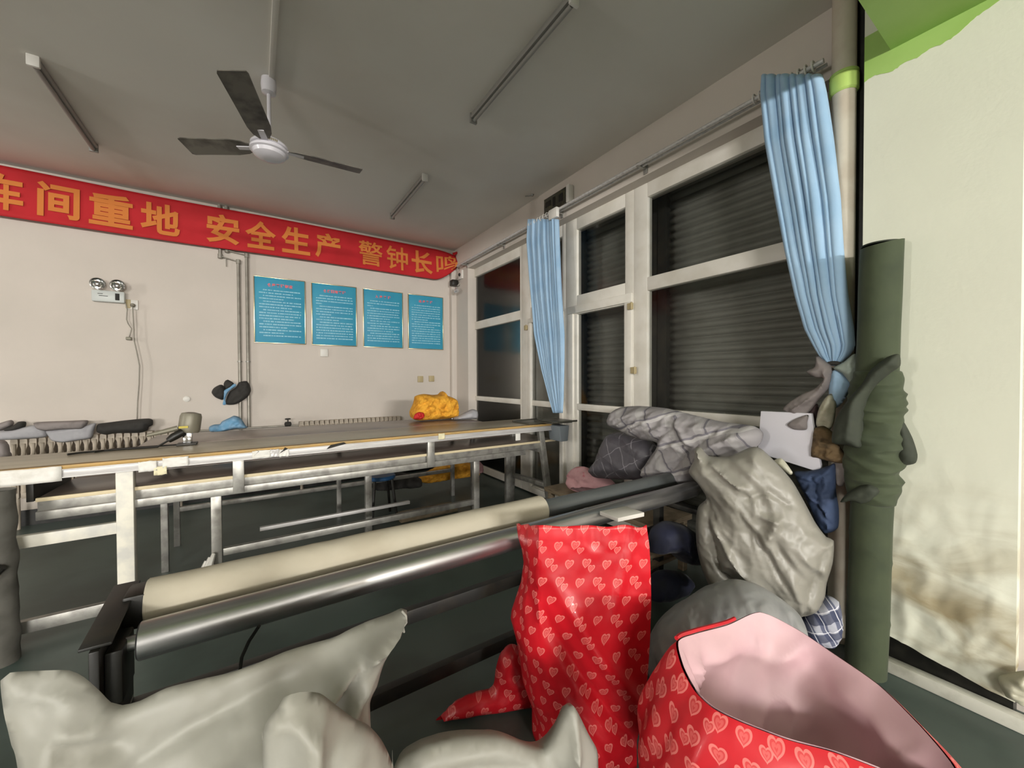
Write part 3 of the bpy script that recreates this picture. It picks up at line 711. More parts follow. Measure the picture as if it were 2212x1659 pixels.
for tip in ((400, 316), (780, 370), (500, 152)):
    q = at(tip[0], tip[1], z=fz+.03); ang = math.atan2(q.y-fy, q.x-fx); L = math.hypot(q.x-fx, q.y-fy)
    d = Vector((math.cos(ang), math.sin(ang), 0)); s_ = Vector((-d.y, d.x, 0)); c = Vector((fx, fy, fz+.03))
    ws = [(.12, .03), (.17, .055), (.25, .068), (.45, .07), (L-.02, .074), (L, .066)]
    def pt(r, k, zz): return c+d*r+s_*k+Vector((0, 0, zz+.22*k))
    mb = MB(); vs = []
    for r, wdt in ws: vs += [pt(r, -wdt, .003), pt(r, wdt*1.0, .003), pt(r, wdt, -.003), pt(r, -wdt, -.003)]
    fs = []
    for i in range(len(ws)-1):
        for k in range(4): fs.append((i*4+k, i*4+(k+1) % 4, i*4+4+(k+1) % 4, i*4+4+k))
    fs += [(0, 1, 2, 3), tuple(len(ws)*4-4+k for k in range(4))]
    bl = mb.add(vs, fs).build('blade', M['blade'], t, angle=30)
    MB().beam(c+d*.09+Vector((0, 0, -.005)), c+d*.22+Vector((0, 0, -.004)), .04, .006).build('blade_bracket', M['fanwhite'], bl)
tag(MB().box(fx+.0, fx+.035, -.2+.82, fy, H-.022, H).build('cable_conduit', M['ceil'], None, bevel=.003), 'painted cable conduit along the ceiling leading to the fan', 'conduit')
def tube_lamp(a, b, label):
    a = Vector(a); b = Vector(b); t = thing('tube_lamp', ((a.x+b.x)/2, (a.y+b.y)/2, H-.075), label, 'lamp', 'unlit tube lamps on the ceiling')
    x = a.x; y0, y1 = sorted((a.y, b.y))
    MB().prism([(x-.022, y0, H), (x-.03, y0, H-.03), (x-.024, y0, H-.045), (x+.024, y0, H-.045), (x+.03, y0, H-.03), (x+.022, y0, H)], (0, y1-y0, 0)).build('batten', M['lamp'], t, angle=20)
    MB().tube([(x, y0+.02, H-.06), (x, y1-.02, H-.06)], .014, 14).build('tube', M['lamp'], t)
    for yy, s in ((y0, -1), (y1, 1)): MB().box(x-.031, x+.031, yy-.012, yy+.012, H-.075, H).build('end_cap', M['lampend'] if s < 0 else M['lamp'], t, bevel=.004)
tube_lamp((1.52, 1.66, 0), (1.52, 2.87, 0), 'unlit tube lamp nearest the window wall and the camera')
tube_lamp((1.527, 3.98, 0), (1.527, 5.16, 0), 'short looking unlit tube lamp above the end of the banner')
tube_lamp((-1.215, 3.96, 0), (-1.215, 5.13, 0), 'unlit tube lamp on the ceiling left of the fan')
p = at(1150, 420, z=H)
tag(MB().lathe([(.02, 0), (.012, -.02)], (p.x, p.y, H), n=12).tube([(p.x, p.y, H-.015), (p.x-.07, p.y+.05, H-.02)], .006, 6).build('ceiling_hook', M['lamp']), 'tiny hook on the ceiling beside the exit sign', 'hook')

# ================================================================== the cutting tables
TZ, TY = 1.0, 3.33
t = thing('cutting_table', (.6, 3.65, 0), 'long metal cutting table with cream top and worn edge', 'table')
TX0, TX1 = -2.0, 2.72
MB().box(TX0, TX1, TY, 3.95, TZ-.02, TZ).build('tabletop', M['top'], t, bevel=.002)
e = MB()
e.grid(lambda u, v: (TX0+(TX1-TX0)*u, TY-.006+(.02 if v == 1 else 0)+.045*(v > .5)*(.7+.5*noise.noise(Vector((u*40, 3, 0)))), TZ+.0015 if v > .4 else TZ-.018), 200, 2)
part_label(e.build('edge_strip', M['edge'], t, solid=.002), 'worn tan edge strip')
MB().box(TX0, TX1, TY-.004, TY+.036, .93, TZ-.018).box(TX0, TX1, TY-.012, TY, .93, .938).box(TX0, TX1, TY-.012, TY, .974, .982).build('front_rail', M['alu'], t, bevel=.003)
MB().box(-1.06, 2.39, TY+.03, TY+.075, .69, .742).build('lower_rail', M['galv'], t, bevel=.004)
MB().box(-1.06, 2.8, TY+.05, 3.93, .80, .815).build('shelf', M['brown'], t, bevel=.002)
part_label(MB().box(-1.06, 2.8, TY+.035, TY+.055, .798, .82).build('shelf_edge', M['board_edge'], t, bevel=.002), 'pale chipped shelf edge')
MB().box(-1.06, 2.6, TY+.058, TY+.075, .735, .80).build('shelf_rail', M['galv'], t, bevel=.002)
part_label(MB().box(-1.1, -1.07, TY+.05, 3.93, .8, .93).build('dark_cover', M['dark'], t, bevel=.003), 'dark board added in place of a hanging dark cover')  # added dark board standing in for a cloth hung at the table end
for px in (515, 932):
    x = at(px, 1010, y=TY).x; MB().box(x-.033, x+.033, TY+.0, TY+.035, .70, .935).build('upright', M['galv'], t, bevel=.003)
part_label(MB().box(-.722, -.642, TY-.002, TY+.07, 0, .935).build('leg', M['legwhite'], t, bevel=.004), 'whitewashed front leg')
for x, y in ((-.235, TY+.05), (1.81, TY+.05), (-1.62, TY+.05), (.9, 3.87), (2.5, 3.87)): MB().box(x-.03, x+.03, y, y+.05, 0, .692 if y < 3.6 else .80).build('leg', M['galv'], t, bevel=.003)
for (x0, y0, x1, y1) in ((2.60, TY+.06, 2.69, TY-.02), (2.56, 3.85, 2.6, 3.98)):
    MB().beam((x0, y0, .94), (x1, y1, 0), .065, .05, (0, 1, 0)).build('leg', M['galv'], t, bevel=.003)
MB().beam((2.66, TY+.02, .33), (2.6, 3.9, .33), .05, .05).build('cross_bar', M['galv'], t, bevel=.003)
MB().beam((2.62, TY+.02, .72), (2.58, 3.9, .72), .05, .06).build('cross_bar', M['galv'], t, bevel=.003)
for z0, y0, m in ((.585, TY, 'legwhite'), (.10, TY, 'galv')): MB().box(-2.0, -.722, y0+.01, y0+.05, z0-.035, z0+.035).build('cross_bar', M[m], t, bevel=.003)
MB().box(-.2, 1.81, TY+.06, TY+.1, .26, .31).build('stretcher', M['galv'], t, bevel=.003)
part_label(MB().box(.02, 1.3, 3.86, 3.9, .23, .26).build('stretcher', M['alu'], t, bevel=.003), 'thin bright stretcher')
def tapes(spec):
    for x0, x1, z0, z1, m in spec:
        part_label(MB().grid(lambda u, v: (x0+(x1-x0)*u, TY-.014-.006*noise.noise(Vector((u*5+x0*9, v*4, 2))), z0+(z1-z0)*v+.006*noise.noise(Vector((u*4, v*3+x0*5, 7)))), 10, 6).build('tape', M[m], t, solid=.003), 'pale tape stuck on the rail')
def tx(px): return at(px, 1000, y=TY).x
tapes([(-1.3, tx(135), .915, 1.0, 'tape'), (tx(300), tx(340), .92, .985, 'tape'), (tx(333), tx(361), .89, .945, 'paper'), (tx(352), tx(408), .932, .995, 'tape'), (tx(545), tx(585), .935, .99, 'tape'), (tx(603), tx(624), .93, .985, 'tape'), (tx(584), tx(603), .932, .992, 'alu'), (tx(946), tx(960), .945, 1.0, 'paper')])
tr = MB()
for px0, px1 in ((548, 560), (603, 622), (705, 748)):
    a, b = tx(px0), tx(px1); tr.add([(a, TY-.0165, .955), (b, TY-.0165, .985), (b-.02, TY-.0165, .998), (a+.03, TY-.0165, .985)], [(0, 1, 2, 3)])
part_label(tr.build('tears', M['dk_cloth'], t, solid=.002), 'dark tears in the edge tape')
rag = MB()
for k in range(3):
    rag.tube([(-.25-.02*k, TY+.03, .3-.02*k), (-.27-.03*k, TY+.0, .24-.04*k), (-.24-.04*k, TY+.01, .17-.03*k), (-.27-.03*k, TY, .12)], [.012, .02, .016, .005], 7)
part_label(rag.build('torn_wrapping', M['tape'], t), 'torn pale wrapping round the leg foot')
q = at(1118, 945, y=TY+.03)
part_label(MB().box(q.x-.03, q.x+.03, TY+.02, TY+.026, q.z-.03, q.z+.06).build('paper_tag', M['tape'], t, bevel=.002), 'white paper tag')

t = thing('back_table', (.7, 4.3, 0), 'brown topped table standing behind the cream cutting table', 'table')
MB().box(-.74, 2.2, 3.965, 4.66, TZ-.02, TZ).build('tabletop', M['brown'], t, bevel=.002)
MB().box(-1.06, 2.8, 3.96, 4.72, .80, .815).build('shelf', M['brown'], t, bevel=.002)
MB().box(-.6, 2.1, 4.56, 4.6, .31, .35).build('stretcher', M['galv'], t, bevel=.003)
for x, y in ((-.6, 4.02), (2.1, 4.02), (-.6, 4.58), (2.1, 4.58), (.75, 4.58)): MB().box(x-.022, x+.022, y-.022, y+.022, 0, TZ-.02).build('leg', M['galv'], t, bevel=.003)
MB().box(-.7, 2.16, 3.98, 4.02, TZ-.07, TZ-.02).box(-.7, 2.16, 4.6, 4.64, TZ-.07, TZ-.02).build('top_rail', M['galv'], t, bevel=.003)

# things on and behind the tables
tag(cloth('fabric_bundle', [(890, 903), (888, 890), (896, 870), (900, 855), (915, 851), (935, 853), (950, 851), (956, 845), (962, 853), (975, 858), (983, 865), (985, 885), (983, 903), (960, 907), (925, 909), (900, 908)], (1.7, 4.45), (2.3, 4.45), .16, .16, M['yellow'], None, nz=(.035, 18, 2.2, .6), res=.011, R=.1, floor=1.003, seed=2, fine=.012), 'tied bundle of yellow cloth standing in the corner', 'bundle')
tag(cloth('cloth_scrap', [(894, 905), (896, 895), (905, 890), (915, 892), (917, 900), (910, 906)], (1.6, 4.26), (2.3, 4.26), .02, .02, M['red'], None, nz=(.02, 30, 1, 0), res=.006, R=.03, seed=4, floor=1.003), 'red scrap at the foot of the yellow bundle', 'cloth')
tag(cloth('folded_cloth', [(975, 904), (990, 898), (1005, 890), (1020, 884), (1031, 888), (1031, 902), (1022, 908), (985, 907)], (2.0, 4.3), (2.6, 4.15), .09, .05, M['grey_cloth'], None, nz=(.015, 14, 3, .3), res=.01, R=.05, seed=5, floor=1.003), 'crumpled pale grey cloth right of the yellow bundle', 'cloth')
t = thing('tray_stack', (2.78, 3.3, TZ), 'stack of thin dark trays at the right table end', 'tray')
for k, (x0, x1, y0, y1, z) in enumerate(((2.45, 2.80, 3.38, 3.72, 1.003), (2.60, 2.88, 3.18, 3.5, 1.016), (2.62, 2.9, 3.12, 3.46, 1.03))):
    MB().box(x0, x1, y0, y1, z, z+.011).box(x0, x1, y0, y0+.01, z+.008, z+.02).box(x0, x1, y1-.01, y1, z+.008, z+.02).build('tray', mat('dark_tray', '#5b5a52', .4, .4), t, bevel=.002)
tag(MB().prism([(2.72, 3.18, .82), (2.82, 3.18, .82), (2.84, 3.18, .99), (2.7, 3.18, .99)], (0, .2, 0)).build('plastic_box', mat('grey_blue_plastic', '#7a8288', .5), None, bevel=.01), 'grey blue box under the trays at the shelf end', 'box')

# cutting machine
c = at(406, 957, z=TZ); c = Vector((c.x, 3.86, TZ))
k = 3.86
t = thing('cutting_machine', c, 'grey motor cloth cutting machine with black handle on the cream tabletop', 'machine')
a = at(404, 934, y=k); b = at(411, 905, y=k)
MB().lathe([(.02, -.005), (.06, 0), (.068, .02), (.068, .12), (.06, .145), (.02, .155)], (a.x+.01, k, a.z), (.12, .05, 1), 24).build('motor_casing', M['greymach'], t)
part_label(MB().box(a.x-.04, a.x+.015, k-.075, k-.066, a.z+.04, a.z+.056).build('rating_plate', mat('yellow_label', '#b9a93a', .5), t), 'yellow label')
MB().tube([(a.x-.05, k-.03, a.z+.04), (a.x-.13, k-.04, a.z+.02), (a.x-.22, k-.04, a.z+.0)], [.02, .018, .012], 10).build('arm', M['greymach'], t)
MB().tube([(a.x-.02, k-.05, a.z+.01), (a.x-.07, k-.07, a.z-.02), (a.x-.1, k-.07, a.z-.045)], [.028, .028, .02], 10).build('handle', M['black'], t)
MB().box(a.x-.025, a.x+.03, k-.02, k+.03, TZ+.015, a.z).build('blade_guard', M['chrome'], t, bevel=.004)
MB().box(a.x-.06, a.x+.06, k-.05, k+.06, TZ, TZ+.015).build('base_plate', M['dark'], t, bevel=.004)
w0 = Vector((a.x-.1, k-.07, a.z-.045))
MB().tube([w0, w0+Vector((-.06, .0, -.04)), Vector((w0.x-.14, k-.05, TZ+.008)), Vector((w0.x-.28, k-.03, TZ+.008)), Vector((w0.x-.45, k-.06, TZ+.008)), Vector((w0.x-.5, k-.1, TZ+.008))], .007, 8).build('power_cord', M['black'], t)
MB().tube([(w0.x+.15, k-.02, TZ+.008), (w0.x-.05, k-.02, TZ+.009), (w0.x-.3, k, TZ+.008), (w0.x-.38, k-.08, TZ+.008)], .006, 8).build('power_cord', M['black'], t)

# cloths on the left radiator
def rad_cloth(name, ol, m, label, cat, y, f=.05, seed=0, nz=(.007, 9, 3, 0), back=.05, R=.02): return tag(cloth(name, ol, (-2.2, y), (0, y), f, back, M[m], None, nz=nz, res=.012, R=R, seed=seed, pw=1.4), label, cat)
rad_cloth('folded_cloth', [(-10, 921), (0, 914), (24, 907), (30, 912), (27, 920), (0, 932), (-10, 935)], 'grey_rag', 'curled grey brown cloth at the far left on the radiator', 'cloth', 5.95, .05, 1)
rad_cloth('folded_cloth', [(8, 926), (30, 918), (40, 911), (56, 911), (55, 922), (40, 930), (15, 935)], 'dk_cloth', 'small dark rolled cloth beside the curled grey brown one', 'cloth', 5.93, .05, 2)
rad_cloth('folded_cloth', [(-10, 932), (30, 928), (55, 922), (75, 918), (98, 925), (104, 936), (100, 944), (60, 948), (0, 951), (-10, 951)], 'grey_cloth', 'pale grey folded sheet over the left end of the radiator', 'cloth', 5.9, .04, 3)
rad_cloth('folded_cloth', [(72, 914), (92, 911), (150, 909), (190, 908), (186, 920), (176, 927), (130, 928), (100, 931), (80, 927), (74, 919)], 'grey_rag', 'flat dark grey garment lying on top of the grey sheets', 'cloth', 5.86, .05, 4)
rad_cloth('folded_cloth', [(100, 930), (140, 926), (180, 920), (200, 914), (208, 915), (203, 930), (197, 946), (170, 951), (135, 956), (112, 952), (104, 942)], 'grey_cloth', 'light grey trousers draped over the middle of the radiator', 'cloth', 5.875, .03, 5)
rad_cloth('fabric_roll', [(212, 916), (230, 913), (270, 908), (300, 905), (322, 904), (330, 907), (330, 918), (322, 922), (318, 930), (300, 935), (250, 936), (228, 939), (210, 934), (208, 925)], 'dk_cloth', 'charcoal fabric bolt lying on the radiator below the cable', 'fabric roll', 5.9, .07, 6, back=.05, R=.05)
rad_cloth('plastic_heap', [(-8, 955), (10, 951), (18, 960), (22, 975), (25, 988), (-8, 996)], 'grey_rag', 'dusty plastic heap behind the table at the left frame edge', 'bag', 5.5, .06, 7)
# cloths by the heating pipes
o = thing('work_jacket', (-.25, 6.03, 1.2), 'black jacket with pale blue trim stuffed behind the pipes', 'jacket')
def adopt_cloth(*a, **k): return adopt(cloth(*a, **k), o)
adopt_cloth('body', [(487, 873), (490, 858), (497, 845), (510, 836), (516, 826), (532, 823), (540, 833), (542, 845), (535, 857), (520, 868), (505, 874)], (-1, 6.04), (1, 6.04), .04, .03, M['dk_cloth'], nz=(.02, 12, 2, .8), res=.012, R=.05)
adopt_cloth('sleeve', [(457, 848), (462, 838), (475, 831), (483, 833), (488, 845), (486, 858), (480, 864), (465, 858)], (-1, 6.03), (1, 6.03), .07, .03, M['dk_cloth'], nz=(.02, 12, 2, .8), res=.012, R=.05)
adopt_cloth('collar', [(483, 830), (487, 822), (492, 820), (505, 828), (500, 838), (488, 842)], (-1, 6.0), (1, 6.0), .03, .02, M['dk_cloth'], nz=(.01, 12, 2, .8), res=.012, R=.04)
part_label(adopt_cloth('trim', [(481, 845), (487, 842), (495, 834), (508, 829), (510, 834), (498, 842), (491, 850), (487, 862), (488, 874), (481, 874), (483, 862)], (-1, 5.985), (1, 5.985), .012, .01, M['skyblue'], nz=(.006, 12, 2, .8), res=.01, R=.02), 'pale blue edging')
tag(cloth('cloth_bundle', [(453, 932), (452, 922), (463, 917), (475, 916), (480, 910), (497, 902), (505, 898), (515, 900), (522, 906), (530, 918), (535, 924), (520, 926), (505, 927), (488, 931), (470, 934)], (-1, 5.97), (1, 5.97), .08, .02, M['skyblue'], None, nz=(.025, 11, 2, .4), res=.012, R=.06, seed=11), 'sky blue cloth heaped on the pipes beside the cutting machine', 'cloth')

# under the tables
tag(cloth('fabric_bundle', [(905, 1030), (940, 1010), (975, 1000), (1015, 1000), (1032, 1015), (1030, 1036), (990, 1045), (930, 1045), (905, 1040)], (1.5, 4.9), (2.6, 4.9), .12, .1, M['yellow'], None, nz=(.03, 14, 2, .4), res=.02, R=.1, seed=12, floor=.12), 'yellow cloth bundle in the dark beneath the tables', 'bundle')
tag(cloth('plastic_bag', [(1022, 1000), (1035, 996), (1042, 1005), (1040, 1020), (1030, 1023), (1022, 1015)], (2.2, 4.6), (2.9, 4.6), .08, .05, M['pinkcloth'], None, nz=(.02, 12, 1, 0), res=.02, R=.06, seed=13), 'dim pink bag beneath the tables by the window', 'bag')
tag(cloth('plastic_bag', [(800, 1045), (830, 1020), (880, 1022), (910, 1035), (905, 1052), (860, 1056), (815, 1060)], (.9, 4.75), (1.9, 4.75), .1, .1, M['dk_cloth'], None, nz=(.02, 12, 1, 0), res=.02, R=.06, seed=14), 'dark bag slumped under the back table', 'bag')
t = thing('stool', (1.1, 4.35, 0), 'low black stool under the back table', 'stool')
MB().lathe([(.14, 0), (.15, .01), (.15, .03), (.14, .04)], (1.13, 4.3, .42), n=24).build('seat', mat('blue_seat', '#2b5b8a', .5), t)
for i, j in ((-1, -1), (1, -1), (1, 1), (-1, 1)): MB().beam((1.13+.09*i, 4.3+.09*j, .42), (1.13+.13*i, 4.3+.13*j, 0), .025, .025).build('leg', M['black'], t, bevel=.003)
tag(MB().box(1.25, 1.9, 4.0, 4.2, 0, .06).build('wooden_plank', M['wood'], None, bevel=.004), 'plank lying on the floor beneath the back table', 'plank')
p0 = thing('padded_post', (-1.13, 3.3, 0), 'grey padded post wrapped in plastic at the left picture edge', 'post')
MB().grid(lambda u, v: (-1.16+(.085+.012*noise.noise(Vector((u*4, v*9, 0))))*math.cos(2*PI*u), 3.2+(.07+.012*noise.noise(Vector((u*4, v*9, 5))))*math.sin(2*PI*u), .92*v), 24, 24, True).build('wrapping', mat('dull_grey_wrap', '#5a5852', .7, var='#4a4842', vscale=8), p0)
MB().tube([(-1.1, 3.11, .54), (-1.2, 3.11, .42), (-1.28, 3.11, .36)], .022, 8).build('strap', M['black'], p0)

# ================================================================== fabric rollers
RY, RZ = 1.45, .782
t = thing('roller_stand', (1.0, RY+.1, 0), 'fabric roller stand of two long steel rollers on a dark frame', 'roller stand')
sr = at(300, 1385, y=RY); er = at(1500, 1063, y=RY)
RR = .049
MB().lathe([(.02, -.03), (.02, 0), (RR-.004, 0), (RR, .004), (RR, er.x-sr.x-.01), (RR-.008, er.x-sr.x), (.02, er.x-sr.x), (.02, er.x-sr.x+.08)], (sr.x, RY, RZ), (1, 0, 0), 48).build('front_roller', M['roller'], t, angle=30)
BY = RY+.155; BZ = at(330, 1296, y=BY).z-.005
MB().lathe([(.02, -.06), (.02, -.01), (.045, -.01), (.045, 2.75), (.02, 2.75), (.02, 2.8)], (at(325, 1296, y=BY).x, BY, BZ), (1, 0, 0), 40).build('back_roller', M['rollerdark'], t, angle=30)
xs = sr.x-.055
br = MB().prism([(xs, RY-.09, RZ-.27), (xs, RY+.22, RZ-.27), (xs, RY+.23, RZ+.075), (xs, RY-.09, RZ+.048)], (-.02, 0, 0))
br.build('end_bracket', M['black'], t, bevel=.003)
MB().prism([(xs-.04, RY-.08, RZ+.05), (xs-.04, RY+.22, RZ+.078), (xs-.04, RY+.22, RZ+.086), (xs-.04, RY-.08, RZ+.058)], (.06, 0, 0)).build('bracket_flange', M['dark'], t, bevel=.002)
MB().box(xs+.0, xs+.035, RY-.06, RY+.06, RZ-.12, RZ+.02).build('bearing_block', M['black'], t, bevel=.006)
MB().box(xs+.0, xs+.05, BY-.05, BY+.05, BZ-.05, BZ+.05).build('bearing_block', M['black'], t, bevel=.006)
for x in (xs-.03, 1.25, 2.3):
    for y in (RY-.06, RY+.22):
        if x > 0 and y < RY: continue
        MB().box(x-.025, x+.025, y-.025, y+.025, 0, RZ-.27 if x < 0 else .45 if x < 2 else RZ-.13).build('leg', M['dark'] if x > 0 else M['galv'], t, bevel=.003)
for z in (.46, .155): MB().box(xs-.03, 2.32, RY+.2, RY+.24, z-.03, z+.03).build('frame_rail', M['dark'], t, bevel=.003)
for a, b in (((1340, 1218), (1440, 1190)), ((1340, 1250), (1452, 1202))):
    p, q = at(*a, y=1.66), at(*b, y=1.66); part_label(MB().beam(p, q+(q-p)*.5, .05, .025).build('frame_rail', M['wood'], t, bevel=.003), 'pale wooden rail')
for x in (xs-.03, 2.3): MB().box(x-.02, x+.02, RY-.06, RY+.22, .43, .47).build('cross_bar', M['dark'], t, bevel=.003)
MB().box(2.27, 2.33, RY-.1, RY+.28, RZ-.13, RZ-.1).build('end_bracket', M['dark'], t, bevel=.003)
MB().tube([at(560, 1352, y=1.4), at(538, 1385, y=1.42), at(522, 1420, y=1.45), at(518, 1450, y=1.5)], .005, 6).build('cable', M['black'], t)
# cream fabric roll on the back roller
c0 = at(322, 1296, y=BY); c1_ = at(1168, 1096, y=BY); FR = .068
def fr(u, v):
    a = 2*PI*u; r = FR+.0025*noise.noise(Vector((math.cos(a)*1.5, v*9, math.sin(a)*1.5)))+.004*max(0, 1-abs(v-.3)/.04)*max(0, noise.noise(Vector((a*2, v*60, 3))))
    return (c0.x+(c1_.x-c0.x)*v, BY-r*math.cos(a), BZ+.002+r*math.sin(a))
t = thing('fabric_roll', (c0.x, BY, BZ-FR), 'roll of cream fabric wound on the back roller of the stand', 'fabric roll')
MB().grid(fr, 48, 90, True).build('wound_fabric', M['cream'], t)
for xx, s in ((c0.x, -1), (c1_.x, 1)): MB().lathe([(.046, -.004), (FR-.003, -.004), (FR-.001, .004), (.046, .004)], (xx, BY, BZ+.002), (1, 0, 0), 48).build('roll_end', M['cream'], t)
o = MB().tube([(sr.x+.1, BY-.067, BZ-.035), (c1_.x, BY-.067, BZ-.035)], .003, 6).build('loose_edge', M['cream'], t)

# ================================================================== things under the window
t = thing('low_bench', (2.55, 2.2, 0), 'low dark bench under the window holding the cloth pile', 'bench')
MB().box(2.35, 2.83, 1.75, 3.0, .40, .44).build('seat', M['wood'], t, bevel=.004)
for x in (2.4, 2.78):
    for y in (1.8, 2.95): MB().box(x-.025, x+.025, y-.025, y+.025, 0, .4).build('leg', M['wood'], t, bevel=.003)
tag(cloth('cloth_bundle', [(1229, 1045), (1231, 1020), (1243, 1009), (1262, 1008), (1275, 1018), (1300, 1027), (1318, 1038), (1325, 1052), (1290, 1062), (1255, 1066), (1238, 1060)], (2.55, 3.0), (2.6, 2.2), .07, .07, M['pinkcloth'], None, nz=(.02, 12, 2, .4), res=.011, R=.08, seed=21), 'pale pink cloth bundle beside the table end', 'bundle')
tag(cloth('cloth_bundle', [(1195, 1075), (1215, 1058), (1240, 1050), (1300, 1056), (1360, 1040), (1400, 1035), (1400, 1075), (1330, 1090), (1240, 1100), (1195, 1095)], (2.5, 3.0), (2.5, 2.0), .05, .12, M['mauve'], None, nz=(.02, 10, 2, .2), res=.02, R=.1, seed=22, floor=.445), 'dull mauve cloth under the pink bundle', 'cloth')
tag(cloth('fabric_bundle', [(1281, 1012), (1296, 988), (1308, 955), (1322, 936), (1350, 935), (1395, 948), (1415, 965), (1425, 985), (1412, 1010), (1398, 1035), (1350, 1036), (1310, 1034), (1292, 1030)], (2.5, 2.75), (2.55, 1.9), .13, .1, M['wrapped'], None, nz=(.012, 9, 2, .9), res=.014, R=.12, seed=23), 'charcoal check fabric wrapped in clear film beneath the pale check roll', 'bundle')
tag(cloth('fabric_bundle', [(1323, 905), (1327, 890), (1340, 880), (1380, 877), (1440, 882), (1500, 897), (1560, 911), (1625, 920), (1645, 938), (1638, 962), (1610, 985), (1560, 1010), (1520, 1030), (1490, 1045), (1475, 1050), (1440, 1053), (1415, 1046), (1397, 1020), (1405, 990), (1425, 958), (1390, 950), (1350, 935), (1328, 922)], (2.42, 2.05), (2.5, 1.15), .13, .15, M['check'], None,
  creases=[([(1425, 958), (1470, 920), (1480, 885)], -.03, .02), ([(1440, 1040), (1500, 980), (1560, 930)], -.035, .02), ([(1410, 1020), (1450, 960)], .03, .03), ([(1490, 1030), (1540, 970), (1600, 940)], .03, .02)], nz=(.034, 10, 2.5, .5), res=.010, R=.1, pw=1.7, seed=24), 'pale grey check fabric bundle heaped below the big window', 'bundle')
# foam board
p = [at(a, b, x=2.6) for a, b in ((1643, 888), (1745, 893), (1792, 1012), (1637, 976))]
p = [at(1643, 888, x=2.6), at(1752, 893, x=2.6), at(1775, 1022, x=2.6), at(1636, 978, x=2.6)]
tag(MB().prism(p, (.03, 0, 0)).build('foam_board', M['foam'], None, bevel=.004), 'white rectangular foam board propped behind the beige sack', 'board')
big = tag(cloth('woven_sack', [(1488, 1020), (1500, 992), (1500, 970), (1512, 965), (1532, 985), (1575, 985), (1622, 966), (1645, 970), (1682, 1005), (1712, 1040), (1738, 1085), (1762, 1130), (1785, 1160), (1801, 1168), (1799, 1215), (1786, 1260), (1782, 1290), (1770, 1315), (1736, 1331), (1700, 1322), (1660, 1292), (1600, 1272), (1575, 1264), (1556, 1288), (1535, 1270), (1515, 1225), (1505, 1180), (1503, 1130), (1508, 1095), (1526, 1076), (1510, 1048)], (2.2, 1.33), (2.44, .776), .14, .1, M['bigsack'], None,
  creases=[([(1505, 968), (1560, 1010), (1600, 1040)], .035, .012), ([(1530, 1080), (1545, 1160), (1560, 1220), (1610, 1262)], -.06, .025), ([(1515, 1060), (1550, 1130), (1600, 1210), (1690, 1300)], .035, .02), ([(1570, 1060), (1640, 1130), (1700, 1210), (1730, 1300)], .025, .03), ([(1620, 1060), (1660, 1050), (1700, 1080)], -.02, .02), ([(1600, 1090), (1660, 1180), (1720, 1280)], -.022, .02), ([(1780, 1180), (1745, 1270), (1735, 1320)], -.03, .02), ([(1650, 1100), (1680, 1110), (1665, 1140)], .03, .018)], nz=(.022, 8, 2.8, -1.0), res=.010, R=.17, pw=1.6, seed=31), 'big stuffed beige woven sack leaning at the roller ends', 'sack')
tag(cloth('plastic_bag', [(1398, 1450), (1402, 1385), (1425, 1345), (1470, 1310), (1530, 1276), (1590, 1260), (1640, 1268), (1690, 1295), (1732, 1335), (1745, 1400), (1740, 1480), (1640, 1500), (1540, 1490), (1470, 1482), (1430, 1477)], (1.68, 1.2), (2.05, .8), .16, .16, M['greybag'], None,
  creases=[([(1420, 1360), (1440, 1420), (1450, 1470)], .03, .015), ([(1410, 1400), (1425, 1450)], -.03, .012), ([(1480, 1310), (1490, 1400)], .02, .02), ([(1590, 1262), (1610, 1310), (1580, 1340)], .015, .01)], nz=(.03, 13, 2.6, 1.1), res=.011, R=.13, pw=1.7, floor=.002, seed=32), 'grey plastic bag stuffed on the floor below the beige sack', 'bag')
tag(cloth('cloth_bundle', [(1735, 1335), (1760, 1305), (1790, 1290), (1812, 1300), (1820, 1335), (1818, 1370), (1800, 1395), (1760, 1390), (1735, 1365)], (2.3, 1.0), (2.5, .7), .06, .08, M['plaid'], None, nz=(.015, 12, 1, 0), res=.011, R=.07, seed=33), 'navy plaid cloth on the floor between sack and olive roll', 'cloth')
tag(cloth('stuffed_bag', [(1402, 1190), (1410, 1145), (1440, 1125), (1480, 1135), (1502, 1160), (1505, 1200), (1490, 1215), (1470, 1212), (1440, 1190), (1415, 1192)], (1.9, 1.6), (2.4, 1.5), .12, .06, M['navy'], None, creases=[([(1445, 1165), (1462, 1195), (1475, 1210)], .03, .01)], nz=(.014, 9, 2, 1), res=.014, R=.1, seed=34), 'upper navy bag tucked under the roller ends', 'bag')
tag(cloth('stuffed_bag', [(1395, 1290), (1400, 1255), (1430, 1232), (1470, 1235), (1490, 1250), (1475, 1275), (1445, 1290), (1415, 1296)], (2.0, 1.6), (2.4, 1.5), .1, .06, M['navy'], None, nz=(.014, 9, 2, 1), res=.014, R=.1, seed=35, floor=.002), 'lower navy bag on the floor under the roller ends', 'bag')
p, q = at(1335, 1128, y=1.28), at(1392, 1116, y=1.28)
tag(MB().prism([p, q, q+Vector((.0, .0, .022)), p+Vector((0, 0, .02))], (0, .12, 0)).build('paper_box', M['white'], None, bevel=.003), 'flat white paper packet behind the top of the red bag', 'packet')
